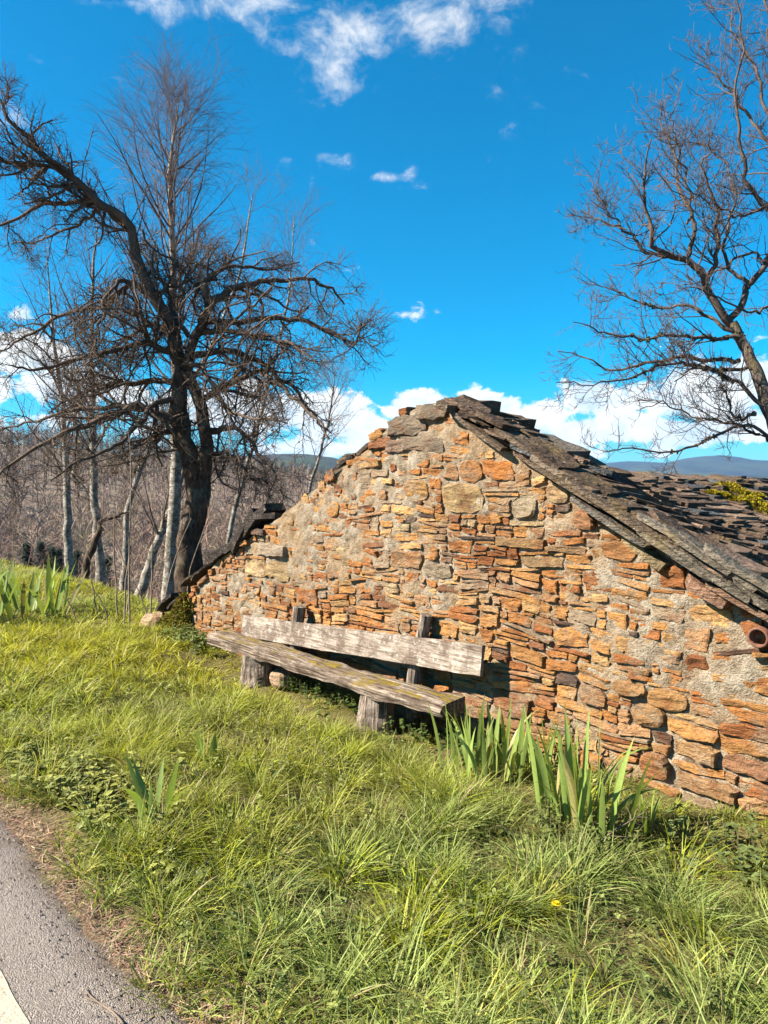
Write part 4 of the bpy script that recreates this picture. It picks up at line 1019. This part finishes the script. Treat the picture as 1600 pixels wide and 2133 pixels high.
# thin dry stalks and young shoots at the crest, left of the wall
def stalk(pp, dep, r, label, seed, twigs=5, mat='stalk', to_ground=True, name='dry_stalk'):
    rg = np.random.default_rng(seed); S = limb_path(pp, dep, 16, rg, .02)
    if to_ground: S[:, 2] += (ground_z(S[0, 0], S[0, 1]) - .05 - S[0, 2]) * np.linspace(1, 0, 16) ** 2
    b = S[0].copy(); mb = MB(); rr = np.linspace(r, r * .35, 16); tubes(mb, S[None], rr[None], 5)
    if twigs:
        a = spawn(S[None], rr[None], np.array([twigs]), .4, 1, .7, .2, rg, .3, .3, .6, r * .6, .003); g, q_ = grow(*a, 5, .1, .06, rg); tubes(mb, g, q_, 3)
    o = link(name, mb.mesh(name, M[mat], True, b), loc=b); o['label'] = label; o['category'] = 'stalk'; o['group'] = 'dry stalks at the crest'
for q_, (pp, dep, lab) in enumerate([
    ([(270, 1310), (267, 1230), (270, 1100), (272, 960), (268, 900)], 9.6, 'tall upright brown stalk in the middle of the stalks by the wall end'),
    ([(257, 1295), (263, 1200), (275, 1120), (280, 1060)], 9.9, 'upright stalk just left of the tallest one by the wall end'),
    ([(262, 1240), (268, 1180), (240, 1120), (230, 1100)], 10.4, 'stalk with a bent pale tip beside the tall stalks'),
    ([(247, 1280), (240, 1200), (237, 1120), (240, 1050)], 10.2, 'thin straight stalk nearest the mottled birch'),
    ([(313, 1300), (316, 1220), (316, 1150), (322, 1080)], 9.8, 'straight stalk rightmost of the upright stalks before the wall'),
    ([(312, 1290), (300, 1255), (285, 1225), (262, 1200)], 9.8, 'short stalk leaning left at the foot of the upright stalks'),
    ([(385, 1240), (392, 1180), (415, 1110), (440, 1060), (462, 1010)], 9.7, 'long pale shoot arching right in front of the fruit tree trunk'),
    ([(335, 1275), (350, 1200), (380, 1120), (400, 1080)], 9.6, 'pale shoot leaning right against the fruit tree trunk'),
    ([(205, 1285), (195, 1225), (190, 1180), (186, 1160)], 10.5, 'short thin stalk in the grass left of the birches'),
    ([(225, 1285), (215, 1250), (190, 1225), (160, 1205)], 10.0, 'dark stem arching left over the grass crest'),
    ([(178, 1275), (150, 1250), (138, 1235), (132, 1222)], 9.5, 'pale curled dry stem on the grass beside the far iris clump'),
    ([(30, 1190), (28, 1130), (25, 1080), (22, 1060)], 15, 'thin forked stalk standing at the far left crest')]):
    stalk(pp, dep, .013 if q_ < 5 else .010, lab, 60 + q_, 4 if q_ < 9 else 1)

# ------------------------------------------------------------------ far winter woodland on the valley sides (one mass)
frg = np.random.default_rng(77); fb_ = MB()
def forest(n, rlo, rhi, azlo, azhi, hh, tint, nb, thick):
    az = frg.uniform(azlo, azhi, n); r = np.sqrt(frg.uniform(rlo ** 2, rhi ** 2, n))
    x = r * (np.cos(az) * FH[0] + np.sin(az) * RH[0]); y = r * (np.cos(az) * FH[1] + np.sin(az) * RH[1])
    ok = y > 14; x, y, r = x[ok], y[ok], r[ok]; n = len(x); z = ground_z(x, y, False)
    H = hh * frg.uniform(.6, 1.25, n); P = np.stack([x, y, z - .2], -1); up = np.stack([frg.normal(0, .06, n), frg.normal(0, .06, n), np.ones(n)], -1)
    tn = np.array(tint) * frg.uniform(.5, 1.5, (n, 1)) * (1 + .75 * fbm(p2(x * .022, y * .022, 4), 3))[:, None] * (1 + frg.normal(0, .07, (n, 3)))
    g, rr = grow(P, up, H, H * .011 * thick, 3, .05, .05, frg, .25); tubes(fb_, g, rr, 3, tn)
    own = np.repeat(np.arange(n), nb); t = frg.uniform(.2, .97, len(own))
    f = t * 3; i = np.minimum(f.astype(int), 2); fr = (f - i)[:, None]
    B = g[own, i] * (1 - fr) + g[own, i + 1] * fr
    az2 = frg.uniform(0, 2 * np.pi, len(own)); el = frg.uniform(.2, 1.2, len(own))
    d = np.stack([np.cos(az2) * np.cos(el), np.sin(az2) * np.cos(el), np.sin(el)], -1); L = (H[own] * .42 * (1.1 - .75 * t))[:, None]
    sd = unit(np.cross(d, frg.normal(size=d.shape))) * (H[own] * .0075 * thick)[:, None]
    tip = B + d * L; mid = B + d * L * .55 + (0, 0, 1) * L * .05
    fk = unit(d + .7 * frg.normal(size=d.shape)); fk2 = unit(d + .7 * frg.normal(size=d.shape))
    m = len(own); V = np.stack([B - sd, B + sd, tip, mid - sd * .7, mid + sd * .7, mid + fk * L * .5, mid + fk2 * L * .5], 1).reshape(-1, 3)
    o = np.arange(m)[:, None] * 7
    fb_.add(V, [np.concatenate([o + [0, 1, 2], o + [3, 4, 5], o + [4, 3, 6]])], np.repeat(tn[own], 7, 0))
azr = lambda px: math.atan((px - 800) / 1540.)
forest(190, 24, 58, azr(-150), azr(900), 4.2, (.24, .18, .14), 40, .42)
forest(1400, 70, 150, azr(-150), azr(1000), 8.0, (.23, .168, .13), 26, .6)
forest(2300, 150, 420, azr(-150), azr(1100), 9.0, (.235, .17, .135), 11, 1.5)
link('woodland', fb_.mesh('woodland', M['forest']), kind='stuff', label='bare purple-brown winter woodland covering the valley side', category='woodland')
# small dark conifers at the foot of the far slope
for q_, (px, py, h) in enumerate([(56, 1150, 3.6), (86, 1155, 5.0), (108, 1158, 3.6), (122, 1160, 3.2), (160, 1165, 3.4), (225, 1180, 4)]):
    rg = np.random.default_rng(90 + q_); dep = 62; b = atD(px, py, dep); b[2] = ground_z(b[0], b[1]) - .2; H = max(atD(px, py, dep)[2] - b[2] + h * .22, 2.5); cm = MB(); tm = MB()
    tubes(tm, np.linspace(b, b + (0, 0, H), 5)[None], np.linspace(.16, .02, 5)[None], 6)
    nl = 900; t = 1 - (rg.random(nl) * min(1, h * 1.1 / H)); t = np.where(rg.random(nl) < .3, rg.random(nl), t); a = rg.uniform(0, 2 * np.pi, nl); rad = (1 - t) * h * .17 * rg.uniform(.3, 1.05, nl) + .1
    c = b + np.stack([rad * np.cos(a), rad * np.sin(a), .8 + t * (H - .8)], -1); o = np.stack([np.cos(a), np.sin(a), np.full(nl, -.45)], -1); s = np.stack([-np.sin(a), np.cos(a), np.zeros(nl)], -1)
    cm.add(np.stack([c - s * .10, c + s * .10, c + o * .38], 1).reshape(-1, 3), np.arange(3 * nl).reshape(-1, 3))
    lab = ['leftmost small dark conifer at the foot of the far slope', 'tallest dark conifer below the far woodland', 'small conifer right beside the tallest conifer', 'narrow conifer between the tallest conifer and the grey trunk', 'dark conifer just right of the grey trunk in the valley', 'rightmost dark conifer beside the mottled birch trunk'][q_]
    root = thing('conifer_tree', b, lab, 'tree', 'small conifers in the valley')
    link('trunk', tm.mesh('trunk', M['apple'], True, b), parent=root); link('crown', cm.mesh('crown', M['needle'], False, b), parent=root)

# ------------------------------------------------------------------ irises
def iris_leaf(L, W, lean, curl, az, tw, rg, nseg=8):
    s = np.linspace(0, 1, nseg + 1); th = lean + curl * s ** 1.8; ds = L / nseg
    h = np.concatenate([[0], np.cumsum(np.sin(th[1:]) * ds)]); z = np.concatenate([[0], np.cumsum(np.cos(th[1:]) * ds)])
    d = np.array([math.cos(az), math.sin(az), 0]); sd = np.array([-math.sin(az + tw), math.cos(az + tw), 0]); nrm = np.cross(sd, [0, 0, 1])
    w = W / 2 * np.minimum(1, (.55 + 1.2 * s)) * np.clip((1 - s) * 2.6, 0, 1) ** .75
    c = h[:, None] * d + z[:, None] * np.array([0, 0, 1.])
    V = np.stack([c - w[:, None] * sd, c + nrm * W * .16 * (1 - s)[:, None], c + w[:, None] * sd], 1).reshape(-1, 3)
    idx = np.arange(3 * (nseg + 1)).reshape(-1, 3)
    Q = np.concatenate([np.stack([idx[:-1, a], idx[:-1, a + 1], idx[1:, a + 1], idx[1:, a]], -1) for a in (0, 1)])
    base = np.array([.235, .315, .075]) * rg.uniform(.75, 1.2) if rg.random() > .1 else np.array([.30, .27, .10])
    col = base[None] * (1 + .15 * np.repeat(s, 3)[:, None]) + np.repeat(sstep(.25, 0, s), 3)[:, None] * np.array([.10, .08, .03])
    if rg.random() < .35: col = col + np.repeat(sstep(.86, 1.0, s), 3)[:, None] * np.array([.16, .06, .02])
    return V, [Q], col
IRIS = []
def iris(px, py, z, n, Lr, Wd, label, seed, spread=.16, lean=(.05, .5), fan=0.0, group='iris clumps'):
    rg = np.random.default_rng(seed); b = onZ(px, py, z); b[2] = ground_z(b[0], b[1]) - .02
    IRIS.append((b[0], b[1], max(spread * 1.9, .16)))
    root = thing('iris_plant', b, label, 'plant', group)
    for _ in range(n):
        off = np.array([rg.normal(0, spread), rg.normal(0, spread * .6), 0]); az = math.atan2(off[1], off[0]) + rg.normal(0, .7)
        V, Fc, col = iris_leaf(rg.uniform(*Lr), Wd * rg.uniform(.75, 1.25), rg.uniform(*lean), rg.uniform(-.05, .4) if rg.random() < .82 else rg.uniform(.6, 1.5), az, rg.normal(0, .9), rg)
        o = off.copy(); o[2] = ground_z(b[0] + off[0], b[1] + off[1]) - b[2] - .03
        link('leaf', make_mesh('leaf', V, Fc, M['iris'], col, True), parent=root, loc=o)
iris(1015, 1610, -.24, 46, (.38, .58), .028, 'large iris clump beside the right end of the bench', 1, .17, (.0, .25))
iris(1215, 1745, -.22, 52, (.42, .68), .029, 'tallest iris clump standing nearest the wall foot at the right', 2, .13, (.0, .18))
iris(325, 1750, -.12, 8, (.28, .40), .034, 'small bright iris with a few leaves beside the road', 3, .05, (.15, .7))
iris(432, 1625, -.18, 4, (.26, .38), .036, 'thin iris shoots behind the small roadside iris', 4, .06, (.02, .3))
iris(60, 1275, -.25, 46, (.6, .95), .06, 'wide iris clump at the left edge under the trees', 5, .45, (.1, .55))
iris(-40, 1310, -.25, 24, (.6, .9), .06, 'iris leaves at the picture edge left of the wide clump', 6, .3, (.1, .5))
iris(1350, 1735, -.22, 5, (.22, .32), .04, 'low bright iris shoots right of the tallest clump', 7, .04, (.0, .3))
iris(1090, 1600, -.24, 14, (.36, .52), .04, 'thin iris leaves between the two big clumps', 8, .14, (.02, .4))
# ------------------------------------------------------------------ grass (one mass), weeds and litter
qrg = np.random.default_rng(101)
def low_near(x, y):
    f = 1 - .35 * sstep(3.4, 3.9, y) * sstep(-8.4, -8, x)
    for (ix, iy, ir) in IRIS[:5]: f = f * (1 - .5 * sstep(ir * 1.5, ir * .6, np.hypot(x - ix, y - iy + .15)))
    return f
def blades(mb, B, az, th0, kap, L, W, col, m, tipcol=None, basecol=None):
    n = len(B); s = np.linspace(0, 1, m + 1); th = th0[:, None] + kap[:, None] * s[None, :]
    ds = (L / m)[:, None]; th = np.minimum(th, 2.1)
    h = np.concatenate([np.zeros((n, 1)), np.cumsum(np.sin(th[:, 1:]) * ds, 1)], 1); z = np.concatenate([np.zeros((n, 1)), np.cumsum(np.cos(th[:, 1:]) * ds, 1)], 1)
    c = np.stack([B[:, 0:1] + h * np.cos(az)[:, None], B[:, 1:2] + h * np.sin(az)[:, None], B[:, 2:3] + z], -1)
    ta = az + qrg.normal(0, .6, n); sd = np.stack([-np.sin(ta), np.cos(ta), qrg.normal(0, .25, n)], -1)
    w = (W[:, None] / 2 * (1 - s[None, :m] ** 2.2 * .75))[..., None]
    Lf, Rt = c[:, :m] - w * sd[:, None], c[:, :m] + w * sd[:, None]
    V = np.concatenate([np.stack([Lf, Rt], 2).reshape(n, 2 * m, 3), c[:, m:]], 1); k_ = 2 * m + 1
    o = np.arange(n)[:, None] * k_
    Q = np.concatenate([o + np.array([2 * i, 2 * i + 1, 2 * i + 3, 2 * i + 2]) for i in range(m - 1)])
    T = o + np.array([2 * m - 2, 2 * m - 1, 2 * m])
    sv = np.concatenate([np.repeat(s[:m], 2), [1.0]])
    C = np.repeat(col[:, None], k_, 1)
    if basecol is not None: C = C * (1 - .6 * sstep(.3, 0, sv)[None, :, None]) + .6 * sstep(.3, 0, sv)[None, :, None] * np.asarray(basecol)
    if tipcol is not None: C = C * (1 - tipcol[:, None, None] * sstep(.45, 1, sv)[None, :, None]) + tipcol[:, None, None] * sstep(.45, 1, sv)[None, :, None] * np.array([.38, .31, .15])
    mb.add(V.reshape(-1, 3), [Q, T], C.reshape(-1, 3))
G = MB()
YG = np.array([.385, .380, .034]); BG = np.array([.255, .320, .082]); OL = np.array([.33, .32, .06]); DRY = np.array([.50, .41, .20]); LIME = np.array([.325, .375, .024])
def grass_col(x, y, n):
    hue = np.clip(.42 + .9 * fbm(p2(x * .55, y * .75, 21), 3) - .22 * sstep(-4.2, -2.2, x) + .25 * sstep(-3.2, -5.5, x), 0, 1)[:, None]
    c = BG * (1 - hue) + YG * hue
    return c
WIND = np.array([.55, -.25])
def scatter(n, x0, x1, y0, y1):
    x = qrg.uniform(x0, x1, n); y = qrg.uniform(y0, y1, n)
    e = 1.05 - .10 * sstep(-2.9, -2.3, x) + .08 * fbm(p2(x * 1.1, 2.2), 3) + .06 * fbm(p2(x * 5, 7.0), 2)
    ok = (y > e) & ~((x > -8.25) & (y > 4.2)); return x[ok], y[ok]
def visible(x, y, margin=120):
    """keep what the camera (or one a step aside) could see"""
    X = x * RH[0] + y * RH[1]; Yd = x * FH[0] + y * FH[1]
    px = 800 + 1540 * X / np.maximum(Yd, .2)
    return (Yd > 1.2) & (px > -margin - 500 / np.maximum(Yd, 1)) & (px < 1600 + margin + 900 / np.maximum(Yd, 1))
# undergrowth
def under(n, x0, x1, y0, y1, Lr, W, m):
    x, y = scatter(n, x0, x1, y0, y1); k_ = visible(x, y); x, y = x[k_], y[k_]; n = len(x)
    B = np.stack([x, y, ground_z(x, y) - .01], -1)
    fl = fbm(p2(x * .8, y * .8, 33), 2) * 4; az = np.arctan2(WIND[1], WIND[0]) + fl + qrg.normal(0, 1.0, n)
    c = grass_col(x, y, n) * qrg.uniform(.65, 1.3, (n, 1)); dry = qrg.random(n) < .09 + .08 * fbm(p2(x * 2, y * 2, 3), 2); c[dry] = DRY * qrg.uniform(.5, 1.1, (dry.sum(), 1))
    near_b = 1 - .5 * sstep(3.3, 3.7, y) * sstep(-7.4, -6.8, x) * sstep(-2.4, -3.2, x)
    hv = near_b * low_near(x, y) * (1 + .55 * fbm(p2(x * 1.5, y * 1.5, 13), 2)) * (.5 + .5 * sstep(1.05, 1.5, y))
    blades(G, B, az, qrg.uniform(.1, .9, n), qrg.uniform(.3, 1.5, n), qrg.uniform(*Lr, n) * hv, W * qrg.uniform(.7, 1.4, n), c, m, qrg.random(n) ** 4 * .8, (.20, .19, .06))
under(40000, -5.2, .8, 1.0, 4.28, (.04, .10), .0045, 3)
under(38000, -9.5, -5.2, 1.0, 4.6, (.06, .16), .006, 3)
under(30000, -18, -9.5, 1.0, 5.4, (.08, .18), .011, 3)
under(6000, -32, -18, 1.0, 5.6, (.15, .28), .025, 2)
# tufts
def tufts(nt, x0, x1, y0, y1, nb, Lr, W, rad, m=4):
    x, y = scatter(nt, x0, x1, y0, y1); k_ = visible(x, y); x, y = x[k_], y[k_]; nt = len(x)
    vig = np.clip(.85 + .7 * fbm(p2(x * 1.3, y * 1.3, 41), 2) + qrg.normal(0, .2, nt), .35, 1.6) * (.55 + .45 * sstep(1.0, 1.6, y))
    nbl = qrg.poisson(nb * vig); own = np.repeat(np.arange(nt), nbl); n = len(own)
    a = qrg.uniform(0, 2 * np.pi, n); rr = rad * vig[own] * np.sqrt(qrg.random(n))
    bx, by = x[own] + rr * np.cos(a), y[own] + rr * np.sin(a)
    B = np.stack([bx, by, ground_z(bx, by) - .01], -1)
    az = a + qrg.normal(0, .6, n); wv = np.stack([np.cos(az), np.sin(az)], -1) + WIND * .3; az = np.arctan2(wv[:, 1], wv[:, 0])
    c0 = grass_col(x, y, nt); u = qrg.random(nt)[:, None]
    c0 = np.where(u < .16, LIME, np.where(u < .26, OL * 1.1, c0)) * qrg.uniform(.7, 1.25, (nt, 1))
    c = c0[own] * qrg.uniform(.7, 1.35, (n, 1)); dry = qrg.random(n) < .06; c[dry] = DRY * qrg.uniform(.6, 1.15, (dry.sum(), 1))
    L = qrg.uniform(*Lr, n) * (.55 + .45 * vig[own]) * low_near(bx, by) * (1 - .5 * sstep(3.3, 3.7, by) * sstep(-7.4, -6.8, bx) * sstep(-2.4, -3.2, bx))
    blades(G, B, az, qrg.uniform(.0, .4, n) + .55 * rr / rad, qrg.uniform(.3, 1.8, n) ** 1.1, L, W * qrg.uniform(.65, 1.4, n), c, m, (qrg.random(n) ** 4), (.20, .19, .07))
tufts(300, -5.2, .8, 1.05, 4.2, 175, (.12, .29), .0042, .10)
tufts(110, -4.5, .8, 1.2, 3.2, 110, (.17, .31), .0048, .08)
tufts(330, -9.5, -5.2, 1.05, 4.5, 60, (.12, .29), .0085, .11)
tufts(420, -18, -9.5, 1.05, 5.3, 26, (.12, .28), .013, .16)
tufts(170, -8.4, -1.0, 3.85, 4.19, 18, (.08, .18), .005, .06)
tufts(130, -3.6, .4, .95, 1.4, 50, (.10, .24), .0048, .06)
link('grass', G.mesh('grass', M['grass']), kind='stuff', label='long tufted roadside grass covering the verge up to the wall', category='grass')

# broad-leaved weeds: small ovate leaves on short stems
Wm = MB()
def weeds(n, cx, cy, sx, sy, hr, leaf, col, seed, per=9):
    rg = np.random.default_rng(seed); x = rg.normal(cx, sx, n); y = rg.normal(cy, sy, n); ok = (y > 1.12) & (y < 4.17); x, y = x[ok], y[ok]; n = len(x)
    own = np.repeat(np.arange(n), per); m = len(own); H = rg.uniform(*hr, n)
    t = rg.uniform(.25, 1, m); az = rg.uniform(0, 2 * np.pi, m); z = ground_z(x, y)[own] + H[own] * t
    S = leaf * rg.uniform(.6, 1.3, m) * (1.15 - .5 * t)
    lx, ly = rg.normal(0, .2, n)[own] * t * H[own], rg.normal(0, .2, n)[own] * t * H[own]
    c = np.stack([x[own] + lx, y[own] + ly, z], -1); d = np.stack([np.cos(az), np.sin(az), rg.normal(.05, .35, m)], -1); d = unit(d)
    s = unit(np.cross(d, (0, 0, 1.))); nn = np.cross(s, d); S = S[:, None]
    V = np.stack([c, c + d * S * .45 - s * S * .42 + nn * S * .08, c + d * S * .95 - s * S * .2, c + d * S * 1.15 - nn * S * .12, c + d * S * .95 + s * S * .2, c + d * S * .45 + s * S * .42 + nn * S * .08, c + d * S * .5], 1).reshape(-1, 3)
    o = np.arange(m)[:, None] * 7
    T = np.concatenate([o + np.array(q_) for q_ in ([0, 6, 1], [1, 6, 2], [2, 6, 3], [3, 6, 4], [4, 6, 5], [5, 6, 0])])
    cc = np.repeat(np.array(col) * rg.uniform(.6, 1.35, (m, 1)), 7, 0)
    Wm.add(V, [T], cc)
    P = np.stack([np.stack([x, y, ground_z(x, y) - .01], -1), np.stack([x + rg.normal(0, .01, n), y + rg.normal(0, .01, n), ground_z(x, y) + H], -1)], 1)
    tubes(Wm, P, np.full((n, 2), .0022), 3, (.13, .13, .05))
q_ = onZ(190, 1665, -.08); weeds(95, q_[0], q_[1], .55, .16, (.06, .14), .05, (.30, .31, .075), 1)
q_ = onZ(90, 1625, -.1); weeds(50, q_[0], q_[1], .5, .14, (.05, .12), .05, (.26, .29, .09), 2)
q_ = onZ(560, 1580, -.2); weeds(60, q_[0], q_[1], .7, .18, (.12, .2), .026, (.21, .20, .075), 3, 7)
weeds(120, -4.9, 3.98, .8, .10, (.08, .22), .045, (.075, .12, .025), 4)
q_ = onZ(1230, 1790, -.22); weeds(60, q_[0], q_[1], .22, .14, (.08, .2), .034, (.16, .19, .05), 5)
q_ = onZ(1580, 1790, -.22); weeds(45, q_[0], q_[1], .2, .18, (.08, .2), .045, (.15, .19, .06), 6)
q_ = onZ(850, 1990, -.1); weeds(60, q_[0], q_[1], .5, .4, (.05, .12), .03, (.17, .21, .06), 7)
q_ = onZ(1150, 1870, -.1); weeds(90, q_[0], q_[1], .8, .5, (.05, .16), .026, (.17, .20, .06), 8)
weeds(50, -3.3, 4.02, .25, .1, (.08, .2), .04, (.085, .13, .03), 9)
weeds(60, -7.7, 4.0, .35, .12, (.06, .2), .06, (.16, .20, .06), 10)
weeds(260, -3.6, 2.4, 1.8, .8, (.05, .15), .034, (.27, .30, .085), 12, 7)
link('weeds', Wm.mesh('weeds', M['weed']), kind='stuff', label='small broad-leaved weeds growing among the verge grass', category='weeds')

# dead grass and leaf litter along the road edge
Lm = MB()
n = 9000; x = qrg.uniform(-7, .6, n); y = 1.03 + np.abs(qrg.normal(0, .075, n)) - .05 + .05 * fbm(p2(x * 1.6, 1), 3)
B = np.stack([x, y, np.maximum(ground_z(x, y), np.where(y < .99, .006, -1)) + qrg.uniform(.002, .012, n)], -1)
az = qrg.uniform(0, 2 * np.pi, n); col = np.array([.36, .25, .165]) * qrg.uniform(.35, 1.5, (n, 1)) * (1 + .1 * qrg.normal(size=(n, 3)))
blades(Lm, B, az, qrg.uniform(1.25, 1.6, n), qrg.uniform(-.2, .35, n), qrg.uniform(.02, .10, n), qrg.uniform(.0015, .0045, n), np.clip(col, .02, .8), 3)
n = 700; x = qrg.uniform(-5, .5, n); y = 1.05 + np.abs(qrg.normal(0, .10, n)); c = np.stack([x, y, ground_z(x, y) + .012], -1)
d = unit(np.stack([qrg.normal(size=n), qrg.normal(size=n), qrg.normal(0, .25, n)], -1)); s = unit(np.cross(d, (0, 0, 1.) + qrg.normal(0, .2, (n, 3)))); S = qrg.uniform(.005, .015, (n, 1))
Lm.add(np.stack([c - d * S, c + s * S * .5, c + d * S, c - s * S * .5], 1).reshape(-1, 3), np.arange(4 * n).reshape(-1, 4), np.repeat(np.array([.33, .2, .12]) * qrg.uniform(.4, 1.6, (n, 1)), 4, 0))
# loose grit on the asphalt edge
link('leaf_litter', Lm.mesh('leaf_litter', M['litter']), kind='stuff', label='brown dead grass and leaf litter along the road edge', category='litter')
Gr = MB(); n = 1500; x = qrg.uniform(-6, 0, n); y = .99 - np.abs(qrg.normal(0, .13, n)); s = qrg.uniform(.002, .007, n)
tet = np.array([[1, 0, -.5], [-.5, .9, -.5], [-.5, -.9, -.5], [.1, .05, .8]])
V = np.stack([x, y, np.full(n, .006)], -1)[:, None] + tet[None] * s[:, None, None] * qrg.uniform(.6, 1.4, (n, 4, 1))
o = np.arange(n)[:, None] * 4
Gr.add(V.reshape(-1, 3), [np.concatenate([o + np.array(f) for f in ([0, 1, 3], [1, 2, 3], [2, 0, 3], [0, 2, 1])])], np.repeat(np.array([.24, .2, .18]) * qrg.uniform(.4, 1.7, (n, 1)), 4, 0))
link('grit', Gr.mesh('grit', M['litter']), kind='stuff', label='loose grit crumbled from the asphalt edge', category='gravel')

# dry twig lying on the road
def stick(pp, z, r, label, side):
    P = smooth_path(np.array([onZ(px, py, z) for px, py in pp]), 18); b = P[0].copy(); mb = MB()
    tubes(mb, P[None], np.linspace(r, r * .45, 18)[None], 6, wob=.2, cap=True)
    for s_ in side:
        Q = smooth_path(np.array([onZ(px, py, z) for px, py in s_]), 8); tubes(mb, Q[None], np.linspace(r * .6, r * .3, 8)[None], 5)
    o = link('dry_twig', mb.mesh('dry_twig', M['stalk'], True, b), loc=b); o['label'] = label; o['category'] = 'twig'
stick([(258, 2133), (235, 2108), (205, 2088), (185, 2070), (176, 2056)], .012, .0035, 'forked pale dry twig lying on the asphalt', [[(205, 2088), (190, 2082), (178, 2074), (174, 2066)]])
stick([(252, 2108), (300, 2098), (360, 2078), (420, 2068)], .014, .002, 'thin straw lying from the asphalt into the grass', [])

# dandelion
fl = onZ(1158, 1884, -.02); fb0 = fl.copy(); fb0[2] = ground_z(fl[0], fl[1])
dd_ = thing('dandelion', fb0, 'single yellow dandelion flower in the grass', 'flower')
sm_ = MB(); tubes(sm_, np.linspace(fb0, fl, 6)[None], np.full((1, 6), .002), 5, (.18, .2, .06)); link('stem', sm_.mesh('stem', M['weed'], True, fb0), parent=dd_)
hd = MB()
for a, el, L in [(a_, e_, l_) for e_, l_, k_ in ((.25, .022, 16), (.7, .018, 12), (1.1, .013, 8)) for a_ in np.arange(k_) / k_ * 2 * np.pi + e_]:
    d = np.array([math.cos(a) * math.cos(el), math.sin(a) * math.cos(el), math.sin(el)]); s = np.array([-math.sin(a), math.cos(a), 0])
    hd.add(np.array([fl, fl + d * L * .6 - s * .003, fl + d * L, fl + d * L * .6 + s * .003]), np.array([[0, 1, 2, 3]]), (.85, .68, .02))
link('flower_head', hd.mesh('flower_head', M['petal'], off=fb0), parent=dd_)
# far small yellow flower on the left bank
# dead weed stems by the tall iris
for pp, lab in (([(1205, 1800), (1250, 1755), (1300, 1710), (1345, 1690)], 'dry bent weed stem leaning right of the tallest iris'),):
    b0 = onZ(1205, 1800, -.2); rgp = np.array([b0, b0 + .33 * (onY(1345, 1690, 3.35) - b0) + (0, 0, .03), onY(1345, 1690, 3.35)]); S = smooth_path(rgp, 14); mb = MB()
    tubes(mb, S[None], np.linspace(.004, .002, 14)[None], 5); rg = np.random.default_rng(9); a = spawn(S[None], np.full((1, 14), .003), np.array([9]), .4, 1, .8, .2, rg, .08, .2, .7, .003, .0015); g, r_ = grow(*a, 4, .15, .05, rg); tubes(mb, g, r_, 3)
    o = link('dry_weed', mb.mesh('dry_weed', M['stalk'], True, S[0]), loc=S[0]); o['label'] = lab; o['category'] = 'weed'
# moss and ivy cushion on the left corner of the wall
mm = MB(); rg = np.random.default_rng(12)
for (px, py, s) in [(385, 1255, .10), (380, 1275, .12), (372, 1292, .13), (388, 1290, .10), (360, 1302, .12), (384, 1312, .10), (368, 1318, .12), (392, 1270, .08), (350, 1298, .10)]:
    c = onY(px, py, 4.2); nb = 420; v = unit(rg.normal(size=(nb, 3))); Bm = c + v * s * np.array([1.1, .8, 1.0]) * (1 + .3 * fbm(v * 3 + c, 2))[:, None]
    u_ = unit(v + .5 * rg.normal(size=(nb, 3)) - (0, 0, .2)); sd = unit(np.cross(u_, rg.normal(size=(nb, 3))))
    mm.add(np.stack([Bm - sd * .012, Bm + sd * .012, Bm + u_ * .045], 1).reshape(-1, 3), np.arange(3 * nb).reshape(-1, 3), np.repeat(np.where(rg.random((nb, 1)) < .75, np.array([[.20, .18, .03]]), np.array([[.26, .17, .06]])) * rg.uniform(.45, 1.3, (nb, 1)), 3, 0))
mc = onY(375, 1320, 4.2)
o = link('moss_clump', mm.mesh('moss_clump', M['moss'], False, mc), loc=mc); o['label'] = 'yellow-green moss hanging over the left corner of the wall'; o['category'] = 'moss'

# ------------------------------------------------------------------ air
hz = MB(); boxm(hz, (-7500, -7500, -95), (7500, 7500, 260))
m, k = new_mat('haze')
vp = k.n('ShaderNodeVolumePrincipled'); vp.inputs['Color'].default_value = (.22, .58, 1.0, 1); vp.inputs['Density'].default_value = 8e-5; vp.inputs['Anisotropy'].default_value = .2
mo = k.n('ShaderNodeOutputMaterial'); k.put(mo.inputs['Volume'], vp.outputs[0])
link('haze', hz.mesh('haze', m), kind='stuff', label='thin blue haze in the air over the valley', category='haze')
